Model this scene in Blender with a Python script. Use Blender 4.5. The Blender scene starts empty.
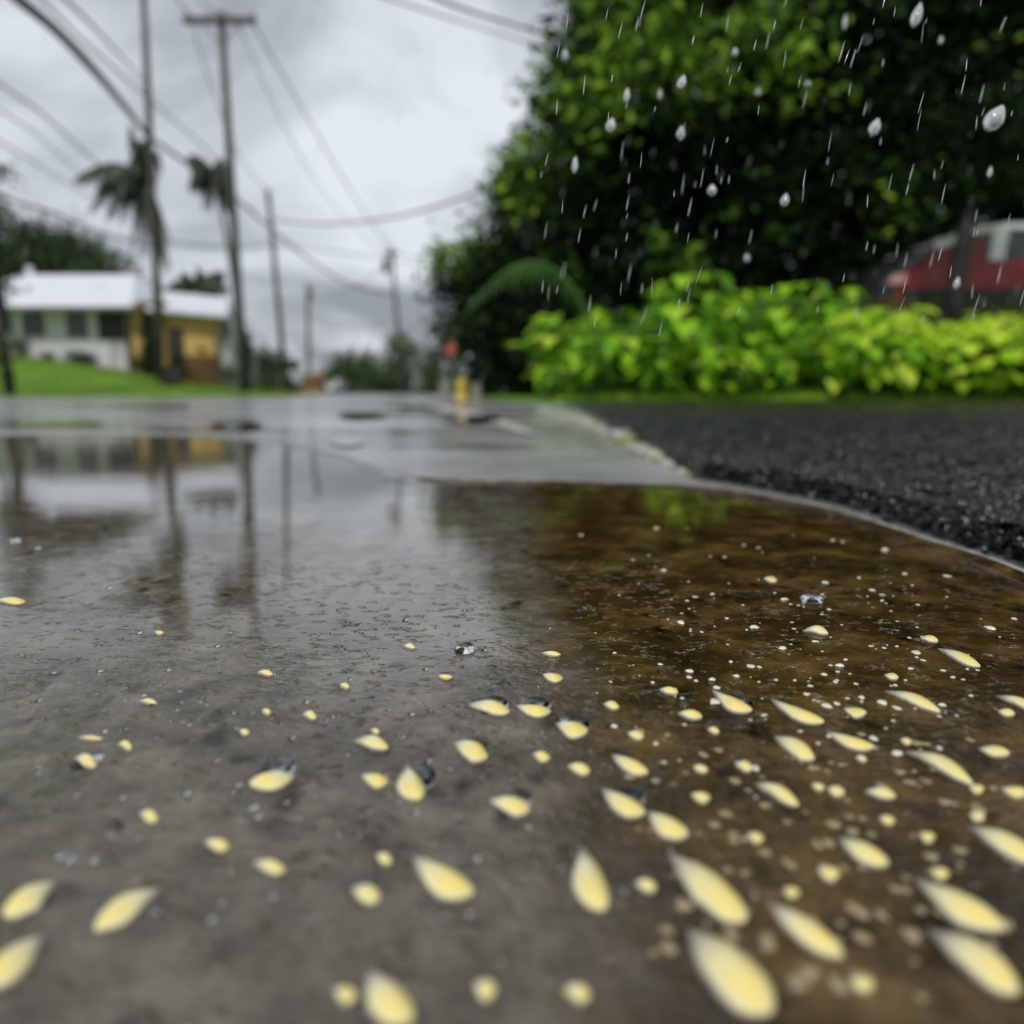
import bpy, math, random
import numpy as np
from mathutils import Vector, Matrix, noise

random.seed(7)
rng = np.random.default_rng(11)
R = math.radians
SC = bpy.context.scene
COL = SC.collection

# ------------------------------------------------------------------ camera maths
CH = 0.12                       # camera height, m
LENS = 28.0
F = LENS / 36.0 * 1024
HOR = 392.0
PITCH = math.atan((512 - HOR) / F)
cp, sp_ = math.cos(PITCH), math.sin(PITCH)
CAM = np.array([0, 0, CH])

def ray(px, py):
    r, u = px - 512.0, 512.0 - py
    # forward (0,cp,-sp)  up (0,sp,cp)
    return np.array([r, F * cp + u * sp_, -F * sp_ + u * cp])

def G(px, py, z=0.0):
    """photo point -> point on the level plane z"""
    d = ray(px, py)
    t = (z - CH) / d[2]
    return CAM + d * t

def P(px, py, Y):
    """photo point -> point at distance Y"""
    d = ray(px, py)
    return CAM + d * (Y / d[1])

# ------------------------------------------------------------------ tagging
def tag(o, label=None, cat=None, group=None, kind=None):
    if label: o['label'] = label
    if cat: o['category'] = cat
    if group: o['group'] = group
    if kind: o['kind'] = kind
    return o

def thing(name, label, cat, loc=(0, 0, 0), group=None, rz=0):
    o = bpy.data.objects.new(name, None)
    COL.objects.link(o)
    o.location = loc
    o.rotation_euler = (0, 0, rz)
    o.empty_display_size = 0.1
    return tag(o, label, cat, group)

def copy_tree(o, parent=None):
    c = o.copy()
    COL.objects.link(c)
    if parent: c.parent = parent
    for ch in [x for x in list(bpy.data.objects) if x.parent == o]:
        copy_tree(ch, c)
    return c

# ------------------------------------------------------------------ mesh builder (numpy friendly)
class MB:
    def __init__(s):
        s.v = []; s.f = []; s.n = 0; s.var = []
    def add(s, verts, faces, var=0.5):
        verts = np.asarray(verts, float)
        s.v.append(verts)
        b = s.n
        s.f += [tuple(int(i) + b for i in f) for f in faces]
        s.n += len(verts)
        if np.isscalar(var): var = np.full(len(verts), var)
        s.var.append(np.asarray(var, float))
        return s
    def box(s, c, d, rz=0, var=0.5, taper=1.0):
        x, y, z = [k / 2 for k in d]
        t = taper
        p = [(-x, -y, -z), (x, -y, -z), (x, y, -z), (-x, y, -z), (-x * t, -y * t, z), (x * t, -y * t, z), (x * t, y * t, z), (-x * t, y * t, z)]
        cr, sr = math.cos(rz), math.sin(rz)
        p = [(a * cr - b * sr + c[0], a * sr + b * cr + c[1], k + c[2]) for a, b, k in p]
        return s.add(p, [(0, 3, 2, 1), (4, 5, 6, 7), (0, 1, 5, 4), (1, 2, 6, 5), (2, 3, 7, 6), (3, 0, 4, 7)], var)
    def b2(s, lo, hi, var=0.5):
        return s.box([(lo[i] + hi[i]) / 2 for i in range(3)], [abs(hi[i] - lo[i]) for i in range(3)], 0, var)
    def tube(s, pts, rad, seg=8, var=0.5, cap=True):
        pts = [Vector(p) for p in pts]
        if not hasattr(rad, '__len__'): rad = [rad] * len(pts)
        V = []; Fc = []
        for i, p in enumerate(pts):
            t = (pts[min(i + 1, len(pts) - 1)] - pts[max(i - 1, 0)]).normalized()
            a = Vector((1, 0, 0)) if abs(t.x) < 0.8 else Vector((0, 1, 0))
            u = t.cross(a).normalized(); w = t.cross(u)
            for k in range(seg):
                an = 2 * math.pi * k / seg
                V.append(tuple(p + (u * math.cos(an) + w * math.sin(an)) * rad[i]))
        for i in range(len(pts) - 1):
            for k in range(seg):
                k2 = (k + 1) % seg
                Fc.append((i * seg + k, i * seg + k2, (i + 1) * seg + k2, (i + 1) * seg + k))
        if cap:
            Fc.append(tuple(range(seg))[::-1])
            Fc.append(tuple((len(pts) - 1) * seg + k for k in range(seg)))
        return s.add(V, Fc, var)
    def prism(s, poly, y0, y1, var=0.5):
        """poly in (x,z), extruded along y"""
        n = len(poly)
        V = [(x, y0, z) for x, z in poly] + [(x, y1, z) for x, z in poly]
        Fc = [tuple(range(n)), tuple(range(2 * n - 1, n - 1, -1))]
        Fc += [(i, i + n, (i + 1) % n + n, (i + 1) % n) for i in range(n)]
        return s.add(V, Fc, var)
    def build(s, name, m, parent=None, smooth=False, world=False):
        me = bpy.data.meshes.new(name)
        v = np.concatenate(s.v) if s.v else np.zeros((0, 3))
        me.from_pydata(v.tolist(), [], s.f)
        a = me.attributes.new('var', 'FLOAT', 'POINT')
        a.data.foreach_set('value', np.concatenate(s.var).astype(np.float32))
        if smooth:
            me.polygons.foreach_set('use_smooth', [True] * len(me.polygons))
        me.materials.append(m)
        me.update()
        o = bpy.data.objects.new(name, me)
        COL.objects.link(o)
        if parent:
            o.parent = parent
            if world: o.location = -Vector(parent.location)
        return o

def rebase(o):
    """move a mesh's origin to the bottom centre of its points"""
    me = o.data
    co = np.empty(len(me.vertices) * 3, np.float32); me.vertices.foreach_get('co', co)
    co = co.reshape(-1, 3)
    c = (co.min(0) + co.max(0)) / 2; c[2] = co[:, 2].min()
    co -= c
    me.vertices.foreach_set('co', co.ravel()); me.update()
    o.location = Vector(c.tolist())
    return o

# ------------------------------------------------------------------ materials
def mat(name):
    m = bpy.data.materials.new(name); m.use_nodes = True
    nt = m.node_tree
    return m, nt, nt.nodes['Principled BSDF']

def N(nt, t, **k):
    n = nt.nodes.new(t)
    for a, b in k.items():
        if a in n.inputs.keys(): n.inputs[a].default_value = b
        else: setattr(n, a, b)
    return n

def ramp(nt, fac, stops):
    r = nt.nodes.new('ShaderNodeValToRGB')
    el = r.color_ramp.elements
    while len(el) < len(stops): el.new(0.5)
    for e, (p, c) in zip(el, stops):
        e.position = p; e.color = (*c, 1) if len(c) == 3 else c
    nt.links.new(fac, r.inputs[0])
    return r

def noisy(name, c1, c2, scale=5.0, rough=0.6, bump=0.0, bscale=None, detail=6, spec=0.5, metal=0.0, stretch=None, coat=0.0):
    m, nt, b = mat(name)
    tc = N(nt, 'ShaderNodeTexCoord')
    src = tc.outputs['Object']
    if stretch:
        mp = N(nt, 'ShaderNodeMapping'); mp.inputs['Scale'].default_value = stretch
        nt.links.new(src, mp.inputs[0]); src = mp.outputs[0]
    n = N(nt, 'ShaderNodeTexNoise', Scale=scale, Detail=detail)
    nt.links.new(src, n.inputs['Vector'])
    r = ramp(nt, n.outputs['Fac'], [(0.3, c1), (0.7, c2)])
    nt.links.new(r.outputs[0], b.inputs['Base Color'])
    b.inputs['Roughness'].default_value = rough
    b.inputs['Metallic'].default_value = metal
    b.inputs['Specular IOR Level'].default_value = spec
    b.inputs['Coat Weight'].default_value = coat
    if bump:
        n2 = N(nt, 'ShaderNodeTexNoise', Scale=bscale or scale * 4, Detail=5)
        nt.links.new(src, n2.inputs['Vector'])
        bp = N(nt, 'ShaderNodeBump', Strength=bump, Distance=0.02)
        nt.links.new(n2.outputs['Fac'], bp.inputs['Height'])
        nt.links.new(bp.outputs[0], b.inputs['Normal'])
    return m

def leafmat(name, stops, rough=0.4, trans=0.35, spec=0.4):
    m, nt, b = mat(name)
    a = N(nt, 'ShaderNodeAttribute', attribute_name='var')
    r = ramp(nt, a.outputs['Fac'], stops)
    nt.links.new(r.outputs[0], b.inputs['Base Color'])
    b.inputs['Roughness'].default_value = rough
    b.inputs['Specular IOR Level'].default_value = spec
    t = N(nt, 'ShaderNodeBsdfTranslucent')
    nt.links.new(r.outputs[0], t.inputs['Color'])
    mx = N(nt, 'ShaderNodeMixShader'); mx.inputs[0].default_value = trans
    out = nt.nodes['Material Output']
    nt.links.new(b.outputs[0], mx.inputs[1]); nt.links.new(t.outputs[0], mx.inputs[2])
    nt.links.new(mx.outputs[0], out.inputs[0])
    return m

M = {}
M['wood'] = noisy('weathered_pole', (0.045, 0.042, 0.036), (0.10, 0.092, 0.08), 6, 0.8, 0.4, stretch=(3, 3, 0.3))
M['cable'] = noisy('cable_black', (0.015, 0.015, 0.016), (0.03, 0.03, 0.03), 9, 0.5)
M['metalgrey'] = noisy('dull_metal', (0.10, 0.10, 0.10), (0.2, 0.2, 0.2), 8, 0.5, metal=0.3)
M['roofwhite'] = noisy('wet_metal_roof', (0.62, 0.66, 0.72), (0.76, 0.79, 0.84), 1.2, 0.35, stretch=(1, 6, 1))
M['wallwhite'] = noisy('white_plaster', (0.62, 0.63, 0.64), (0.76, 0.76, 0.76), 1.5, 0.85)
M['wallyellow'] = noisy('yellow_plaster', (0.50, 0.32, 0.10), (0.66, 0.45, 0.15), 2.0, 0.8)
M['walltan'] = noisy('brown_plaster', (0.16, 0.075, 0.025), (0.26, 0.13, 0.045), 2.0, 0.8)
M['foundation'] = noisy('brown_foundation', (0.11, 0.055, 0.022), (0.20, 0.11, 0.045), 3.0, 0.9)
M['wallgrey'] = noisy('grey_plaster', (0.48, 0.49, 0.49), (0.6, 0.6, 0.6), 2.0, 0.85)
M['glass'] = noisy('dark_pane', (0.02, 0.024, 0.026), (0.045, 0.05, 0.05), 2.0, 0.12)
M['frame'] = noisy('pale_frame', (0.35, 0.35, 0.34), (0.5, 0.5, 0.48), 6, 0.6)
M['darkdoor'] = noisy('dark_door_and_shade', (0.014, 0.012, 0.010), (0.035, 0.028, 0.02), 4, 0.6)
M['bark'] = noisy('wet_bark', (0.012, 0.010, 0.008), (0.04, 0.032, 0.024), 7, 0.75, 0.5, stretch=(2, 2, 0.5))
M['palmbark'] = noisy('palm_bark', (0.06, 0.055, 0.045), (0.12, 0.11, 0.09), 7, 0.8, 0.4, stretch=(1, 1, 3))
M['binplastic'] = noisy('black_plastic', (0.010, 0.011, 0.011), (0.02, 0.021, 0.02), 9, 0.35)
M['rubber'] = noisy('rubber', (0.012, 0.012, 0.012), (0.02, 0.02, 0.02), 20, 0.6)
M['carred'] = noisy('red_paint', (0.22, 0.010, 0.012), (0.32, 0.014, 0.016), 3, 0.45, coat=0.15)
M['carwhite'] = noisy('white_paint', (0.74, 0.76, 0.78), (0.82, 0.83, 0.84), 3, 0.22, coat=0.8)
M['trimblack'] = noisy('black_trim', (0.012, 0.010, 0.009), (0.03, 0.022, 0.018), 12, 0.5)
M['lampglass'] = noisy('pinkish_lamp_glass', (0.62, 0.30, 0.30), (0.7, 0.42, 0.4), 12, 0.15)
M['chrome'] = noisy('chrome', (0.6, 0.6, 0.62), (0.7, 0.7, 0.7), 12, 0.15, metal=1)
M['orangepaint'] = noisy('orange_red_paint', (0.36, 0.06, 0.03), (0.50, 0.12, 0.05), 4, 0.4)
M['yellowpaint'] = noisy('yellow_paint', (0.5, 0.36, 0.05), (0.62, 0.45, 0.08), 4, 0.5)
M['concrete'] = noisy('pale_concrete', (0.14, 0.14, 0.12), (0.27, 0.26, 0.23), 12, 0.6, 0.5)
M['orangewall'] = noisy('orange_brown_board', (0.24, 0.13, 0.07), (0.36, 0.20, 0.11), 4, 0.7)

# leaf colours follow the plant, 'var' is one value per leaf
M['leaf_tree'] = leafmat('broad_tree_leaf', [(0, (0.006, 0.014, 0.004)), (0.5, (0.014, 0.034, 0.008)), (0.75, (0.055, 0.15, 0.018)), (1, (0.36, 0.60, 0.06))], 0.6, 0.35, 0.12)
M['leaf_far'] = leafmat('far_tree_leaf', [(0, (0.022, 0.042, 0.014)), (0.6, (0.055, 0.10, 0.03)), (1, (0.13, 0.21, 0.055))], 0.5, 0.3)
M['leaf_palm'] = leafmat('palm_leaf', [(0, (0.012, 0.024, 0.012)), (1, (0.04, 0.07, 0.025))], 0.45, 0.15, 0.25)
M['leaf_lime'] = leafmat('lime_leaf', [(0, (0.04, 0.14, 0.01)), (0.45, (0.20, 0.50, 0.018)), (0.8, (0.42, 0.74, 0.03)), (1, (0.72, 0.88, 0.09))], 0.32, 0.45, 0.45)
M['leaf_frond'] = leafmat('frond_leaf', [(0, (0.05, 0.16, 0.02)), (1, (0.14, 0.36, 0.05))], 0.4, 0.35)
M['grass'] = leafmat('grass_blade', [(0, (0.16, 0.35, 0.02)), (1, (0.42, 0.66, 0.05))], 0.5, 0.35)

# ------------------------------------------------------------------ ground materials
def ground_mat():
    m, nt, b = mat('lawn_ground')
    tc = N(nt, 'ShaderNodeTexCoord')
    n = N(nt, 'ShaderNodeTexNoise', Scale=0.35, Detail=8, Roughness=0.65)
    nt.links.new(tc.outputs['Object'], n.inputs['Vector'])
    r = ramp(nt, n.outputs['Fac'], [(0.3, (0.075, 0.16, 0.018)), (0.55, (0.15, 0.29, 0.03)), (0.72, (0.24, 0.42, 0.045))])
    n2 = N(nt, 'ShaderNodeTexNoise', Scale=40, Detail=4)
    nt.links.new(tc.outputs['Object'], n2.inputs['Vector'])
    bp = N(nt, 'ShaderNodeBump', Strength=0.7, Distance=0.05)
    nt.links.new(n2.outputs['Fac'], bp.inputs['Height'])
    nt.links.new(bp.outputs[0], b.inputs['Normal'])
    nt.links.new(r.outputs[0], b.inputs['Base Color'])
    b.inputs['Roughness'].default_value = 0.9
    b.inputs['Specular IOR Level'].default_value = 0.15
    return m
M['ground'] = ground_mat()

def road_mat():
    m, nt, b = mat('wet_road')
    tc = N(nt, 'ShaderNodeTexCoord')
    O = tc.outputs['Object']
    mpq = N(nt, 'ShaderNodeMapping'); mpq.inputs['Scale'].default_value = (1.2, 0.55, 1); nt.links.new(O, mpq.inputs[0])
    n = N(nt, 'ShaderNodeTexNoise', Scale=1.5, Detail=8, Roughness=0.6)
    nt.links.new(mpq.outputs[0], n.inputs['Vector'])
    r = ramp(nt, n.outputs['Fac'], [(0.36, (0.13, 0.13, 0.127)), (0.5, (0.26, 0.262, 0.262)), (0.64, (0.42, 0.425, 0.43))])
    nt.links.new(r.outputs[0], b.inputs['Base Color'])
    mp = N(nt, 'ShaderNodeMapping'); mp.inputs['Scale'].default_value = (0.45, 1.1, 1)
    nt.links.new(O, mp.inputs[0])
    n3 = N(nt, 'ShaderNodeTexNoise', Scale=1.1, Detail=3)
    nt.links.new(mp.outputs[0], n3.inputs['Vector'])
    rr = N(nt, 'ShaderNodeMapRange'); rr.inputs[1].default_value = 0.38; rr.inputs[2].default_value = 0.62
    rr.inputs[3].default_value = 0.07; rr.inputs[4].default_value = 0.36
    nt.links.new(n3.outputs['Fac'], rr.inputs[0]); nt.links.new(rr.outputs[0], b.inputs['Roughness'])
    b.inputs['IOR'].default_value = 1.8
    n2 = N(nt, 'ShaderNodeTexNoise', Scale=120, Detail=4)
    nt.links.new(O, n2.inputs['Vector'])
    bp = N(nt, 'ShaderNodeBump', Strength=0.05, Distance=0.003)
    nt.links.new(n2.outputs['Fac'], bp.inputs['Height'])
    nt.links.new(bp.outputs[0], b.inputs['Normal'])
    return m
M['road'] = road_mat()

def puddle_mat(name='puddle_water', ripple=1.0):
    """murky thin water over silt: grey silt to the left of the kerb run, brown silt towards the broken asphalt"""
    m, nt, b = mat(name)
    tc = N(nt, 'ShaderNodeTexCoord')
    O = tc.outputs['Object']
    L = nt.links.new
    sx = N(nt, 'ShaderNodeSeparateXYZ'); L(O, sx.inputs[0])
    # silt colour: brown where the water lies against the broken slab
    nz = N(nt, 'ShaderNodeTexNoise', Scale=14, Detail=7, Roughness=0.65); L(O, nz.inputs['Vector'])
    a1 = N(nt, 'ShaderNodeMath', operation='MULTIPLY_ADD'); L(nz.outputs['Fac'], a1.inputs[0]); a1.inputs[1].default_value = 0.10; L(sx.outputs['X'], a1.inputs[2])
    mr = N(nt, 'ShaderNodeMapRange', interpolation_type='SMOOTHSTEP'); L(a1.outputs[0], mr.inputs[0])
    mr.inputs[1].default_value = 0.045; mr.inputs[2].default_value = 0.095
    n2 = N(nt, 'ShaderNodeTexNoise', Scale=60, Detail=8, Roughness=0.7); L(O, n2.inputs['Vector'])
    n2b = N(nt, 'ShaderNodeTexNoise', Scale=18, Detail=5, Roughness=0.6); L(O, n2b.inputs['Vector'])
    n2m = N(nt, 'ShaderNodeMath', operation='MULTIPLY_ADD'); L(n2b.outputs['Fac'], n2m.inputs[0]); n2m.inputs[1].default_value = 0.55
    n2o = N(nt, 'ShaderNodeMath', operation='MULTIPLY_ADD'); L(n2.outputs['Fac'], n2o.inputs[0]); n2o.inputs[1].default_value = 0.8; n2o.inputs[2].default_value = -0.175; L(n2o.outputs[0], n2m.inputs[2])
    grey = ramp(nt, n2m.outputs[0], [(0.32, (0.042, 0.035, 0.026)), (0.5, (0.098, 0.085, 0.067)), (0.68, (0.18, 0.158, 0.128))])
    n5 = N(nt, 'ShaderNodeTexNoise', Scale=22, Detail=9, Roughness=0.72); L(O, n5.inputs['Vector'])
    brn = ramp(nt, n5.outputs['Fac'], [(0.30, (0.006, 0.004, 0.002)), (0.48, (0.042, 0.024, 0.0065)), (0.70, (0.16, 0.098, 0.030))])
    mx = N(nt, 'ShaderNodeMix', data_type='RGBA'); L(mr.outputs[0], mx.inputs[0]); L(grey.outputs[0], mx.inputs[6]); L(brn.outputs[0], mx.inputs[7])
    # relief shading painted into the base colour as dark dimples
    vo = N(nt, 'ShaderNodeTexVoronoi', Scale=62); 
    mpv = N(nt, 'ShaderNodeMapping'); mpv.inputs['Scale'].default_value = (1, 0.6, 1); L(O, mpv.inputs[0])
    nv = N(nt, 'ShaderNodeTexNoise', Scale=30, Detail=3); L(O, nv.inputs['Vector'])
    vadd = N(nt, 'ShaderNodeMix', data_type='RGBA', blend_type='ADD'); vadd.inputs[0].default_value = 0.03
    L(mpv.outputs[0], vadd.inputs[6]); L(nv.outputs['Color'], vadd.inputs[7]); L(vadd.outputs[2], vo.inputs['Vector'])
    dimple_shade = ramp(nt, vo.outputs['Distance'], [(0.12, (0.22, 0.20, 0.18)), (0.36, (1, 1, 1))])
    sel = ramp(nt, nv.outputs['Fac'], [(0.46, (1, 1, 1)), (0.54, (0, 0, 0))])
    pm = N(nt, 'ShaderNodeMix', data_type='RGBA', blend_type='LIGHTEN'); pm.inputs[0].default_value = 1.0
    L(dimple_shade.outputs[0], pm.inputs[6]); L(sel.outputs[0], pm.inputs[7])
    mu = N(nt, 'ShaderNodeMix', data_type='RGBA', blend_type='MULTIPLY'); mu.inputs[0].default_value = 1.0
    L(mx.outputs[2], mu.inputs[6]); L(pm.outputs[2], mu.inputs[7])
    L(mu.outputs[2], b.inputs['Base Color'])
    b.inputs['IOR'].default_value = 1.54
    # ripples: choppier where the film is thin (near), still where it is deep
    thin = N(nt, 'ShaderNodeMapRange', interpolation_type='SMOOTHSTEP'); L(sx.outputs['Y'], thin.inputs[0])
    thin.inputs[1].default_value = 0.14; thin.inputs[2].default_value = 0.40; thin.inputs[3].default_value = 1.0; thin.inputs[4].default_value = 0.015
    mpr = N(nt, 'ShaderNodeMapping'); mpr.inputs['Scale'].default_value = (1, 1.5, 1); L(O, mpr.inputs[0])
    r1 = N(nt, 'ShaderNodeTexNoise', Scale=170, Detail=4, Roughness=0.6); L(mpr.outputs[0], r1.inputs['Vector'])
    r2 = N(nt, 'ShaderNodeTexNoise', Scale=58, Detail=3, Roughness=0.55); L(mpr.outputs[0], r2.inputs['Vector'])
    ra = N(nt, 'ShaderNodeMath', operation='MULTIPLY_ADD'); L(r2.outputs['Fac'], ra.inputs[0]); ra.inputs[1].default_value = 2.6; L(r1.outputs['Fac'], ra.inputs[2])
    st = N(nt, 'ShaderNodeMath', operation='MULTIPLY'); L(thin.outputs[0], st.inputs[0]); st.inputs[1].default_value = 0.8 * ripple
    bp = N(nt, 'ShaderNodeBump', Distance=0.0022); L(st.outputs[0], bp.inputs['Strength']); L(ra.outputs[0], bp.inputs['Height'])
    il = N(nt, 'ShaderNodeTexNoise', Scale=120, Detail=2.5, Roughness=0.55); L(mpr.outputs[0], il.inputs['Vector'])
    im = N(nt, 'ShaderNodeMapRange', interpolation_type='SMOOTHSTEP'); L(il.outputs['Fac'], im.inputs[0]); im.inputs[1].default_value = 0.585; im.inputs[2].default_value = 0.66
    ism = N(nt, 'ShaderNodeMapRange', interpolation_type='SMOOTHSTEP'); L(sx.outputs['Y'], ism.inputs[0]); ism.inputs[1].default_value = 0.62; ism.inputs[2].default_value = 0.36
    ism.inputs[3].default_value = 0; ism.inputs[4].default_value = 0.75
    bpi = N(nt, 'ShaderNodeBump', Distance=0.0011); L(ism.outputs[0], bpi.inputs['Strength']); L(im.outputs[0], bpi.inputs['Height']); L(bp.outputs[0], bpi.inputs['Normal'])
    # standing beads and rain rings, as relief
    vb = N(nt, 'ShaderNodeTexVoronoi', Scale=150, Randomness=1.0); L(O, vb.inputs['Vector'])
    vbm = N(nt, 'ShaderNodeMapRange', interpolation_type='SMOOTHSTEP'); L(vb.outputs['Distance'], vbm.inputs[0]); vbm.inputs[1].default_value = 0.34; vbm.inputs[2].default_value = 0.05
    vsep = N(nt, 'ShaderNodeSeparateXYZ'); L(vb.outputs['Color'], vsep.inputs[0])
    vg = N(nt, 'ShaderNodeMath', operation='GREATER_THAN'); L(vsep.outputs['X'], vg.inputs[0]); vg.inputs[1].default_value = 0.62
    vh = N(nt, 'ShaderNodeMath', operation='MULTIPLY'); L(vbm.outputs[0], vh.inputs[0]); L(vg.outputs[0], vh.inputs[1])
    bpb = N(nt, 'ShaderNodeBump', Distance=0.0016); L(thin.outputs[0], bpb.inputs['Strength']); L(vh.outputs[0], bpb.inputs['Height']); L(bpi.outputs[0], bpb.inputs['Normal'])
    vr = N(nt, 'ShaderNodeTexVoronoi', Scale=11); L(O, vr.inputs['Vector'])
    sn = N(nt, 'ShaderNodeMath', operation='MULTIPLY'); L(vr.outputs['Distance'], sn.inputs[0]); sn.inputs[1].default_value = 95
    sn2 = N(nt, 'ShaderNodeMath', operation='SINE'); L(sn.outputs[0], sn2.inputs[0])
    fm = N(nt, 'ShaderNodeMapRange', interpolation_type='SMOOTHSTEP'); L(vr.outputs['Distance'], fm.inputs[0]); fm.inputs[1].default_value = 0.30; fm.inputs[2].default_value = 0.10
    rs = N(nt, 'ShaderNodeSeparateXYZ'); L(vr.outputs['Color'], rs.inputs[0])
    rg2 = N(nt, 'ShaderNodeMath', operation='GREATER_THAN'); L(rs.outputs['Y'], rg2.inputs[0]); rg2.inputs[1].default_value = 0.6
    m1 = N(nt, 'ShaderNodeMath', operation='MULTIPLY'); L(sn2.outputs[0], m1.inputs[0]); L(fm.outputs[0], m1.inputs[1])
    m2 = N(nt, 'ShaderNodeMath', operation='MULTIPLY'); L(m1.outputs[0], m2.inputs[0]); L(rg2.outputs[0], m2.inputs[1])
    bpr = N(nt, 'ShaderNodeBump', Distance=0.0006); L(ism.outputs[0], bpr.inputs['Strength']); L(m2.outputs[0], bpr.inputs['Height']); L(bpb.outputs[0], bpr.inputs['Normal'])
    bp = bpr
    # broad slow swell everywhere
    r3 = N(nt, 'ShaderNodeTexNoise', Scale=9, Detail=2); L(mpr.outputs[0], r3.inputs['Vector'])
    bp2 = N(nt, 'ShaderNodeBump', Strength=0.02 * ripple, Distance=0.01); L(r3.outputs['Fac'], bp2.inputs['Height']); L(bp.outputs[0], bp2.inputs['Normal'])
    L(bp2.outputs[0], b.inputs['Normal'])
    rg = N(nt, 'ShaderNodeMapRange'); L(thin.outputs[0], rg.inputs[0]); rg.inputs[3].default_value = 0.015; rg.inputs[4].default_value = 0.09
    L(rg.outputs[0], b.inputs['Roughness'])
    return m
M['puddle'] = puddle_mat()
M['pool'] = noisy('pool_water', (0.03, 0.028, 0.024), (0.06, 0.055, 0.045), 3, 0.03)

def asphalt_mat():
    m, nt, b = mat('fresh_black_asphalt')
    tc = N(nt, 'ShaderNodeTexCoord'); O = tc.outputs['Object']; L = nt.links.new
    v = N(nt, 'ShaderNodeTexVoronoi', Scale=110); L(O, v.inputs['Vector'])
    n = N(nt, 'ShaderNodeTexNoise', Scale=260, Detail=4); L(O, n.inputs['Vector'])
    r = ramp(nt, n.outputs['Fac'], [(0.35, (0.004, 0.004, 0.0045)), (0.62, (0.012, 0.012, 0.013)), (0.8, (0.055, 0.055, 0.057))])
    L(r.outputs[0], b.inputs['Base Color'])
    b.inputs['Roughness'].default_value = 0.24
    bp = N(nt, 'ShaderNodeBump', Strength=0.9, Distance=0.006, invert=True); L(v.outputs['Distance'], bp.inputs['Height'])
    bp2 = N(nt, 'ShaderNodeBump', Strength=0.5, Distance=0.002); L(n.outputs['Fac'], bp2.inputs['Height']); L(bp.outputs[0], bp2.inputs['Normal'])
    L(bp2.outputs[0], b.inputs['Normal'])
    return m
M['asphalt'] = asphalt_mat()

# ------------------------------------------------------------------ terrain
def sst(t):
    t = np.clip(t, 0, 1); return t * t * (3 - 2 * t)
def Xe(y): return -6.3 - 0.216 * (y - 23)           # left edge of the road
def Xr(y): return 0.15 - 0.12 * (y - 9)            # right edge of the road, far part
def gh(x, y):
    x = np.asarray(x, float); y = np.asarray(y, float)
    dl = np.minimum(y - 20.5, Xe(y) - x)
    left = 1.5 * sst(dl / 13.0) + np.where(dl > 0, 0.05, 0)
    dr = np.minimum(y - 9.2, (x - Xr(y)))
    right = 0.06 * sst(dr / 0.3) + 1.28 * sst((np.minimum(y - 9.9, (x - 1.5)) ) / 2.8)
    right = np.where(dr > 0, right, 0)
    far = 0.0
    return np.maximum(left, right) - 0.03 + far

def terrain():
    xs = np.concatenate([-np.geomspace(900, 40, 14), np.linspace(-38, 24, 125), np.geomspace(26, 900, 14)])
    ys = np.concatenate([[-40, -10], np.linspace(-3, 50, 160), np.geomspace(52, 1500, 26)])
    Xg, Yg = np.meshgrid(xs, ys)
    Z = gh(Xg, Yg)
    V = np.stack([Xg.ravel(), Yg.ravel(), Z.ravel()], 1)
    nx = len(xs)
    Fc = [(j * nx + i, j * nx + i + 1, (j + 1) * nx + i + 1, (j + 1) * nx + i) for j in range(len(ys) - 1) for i in range(nx - 1)]
    o = MB().add(V, Fc).build('ground', M['ground'], smooth=True)
    tag(o, kind='structure')
terrain()

def sheet(name, pts, z, m, kind='structure'):
    o = MB().add([(x, y, z) for x, y in pts], [tuple(range(len(pts)))]).build(name, m)
    return tag(o, kind=kind)
# wet road: the wide apron in front, then the lane running on between the verges
sheet('road', [(-60, -3), (12, -3), (12, 1.0), (5, 9.1), (Xr(9.2), 9.15), (Xr(30), 30), (Xr(80), 80), (-12, 110), (-24, 110), (Xe(80) , 80), (Xe(23), 23), (Xe(20.6), 20.55), (-60, 20.55)], 0.0, M['road'])

# ------------------------------------------------------------------ the near puddle
edge_px = [(-900, 436), (-400, 435), (-60, 437), (60, 436), (150, 437), (235, 440), (300, 449), (345, 459), (385, 472), (425, 481), (500, 484),
           (600, 486), (650, 488), (700, 491), (760, 499), (830, 514), (885, 531), (930, 547), (975, 561), (1030, 582), (1110, 618), (1250, 690)]
def catmull(pts, n):
    pts = [np.array(p, float) for p in pts]; out = []
    for i in range(len(pts) - 1):
        p0, p1, p2, p3 = pts[max(i - 1, 0)], pts[i], pts[i + 1], pts[min(i + 2, len(pts) - 1)]
        for k in range(n):
            t = k / n
            out.append(0.5 * ((2 * p1) + (-p0 + p2) * t + (2 * p0 - 5 * p1 + 4 * p2 - p3) * t * t + (-p0 + 3 * p1 - 3 * p2 + p3) * t ** 3))
    out.append(pts[-1]); return out
edge = [G(p[0], p[1]) for p in catmull(edge_px, 12)]
edge = [np.array([p[0] , p[1] + 0.006 * noise.noise(Vector((p[0] * 25, p[1] * 9, 0)))]) for p in edge]
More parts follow.
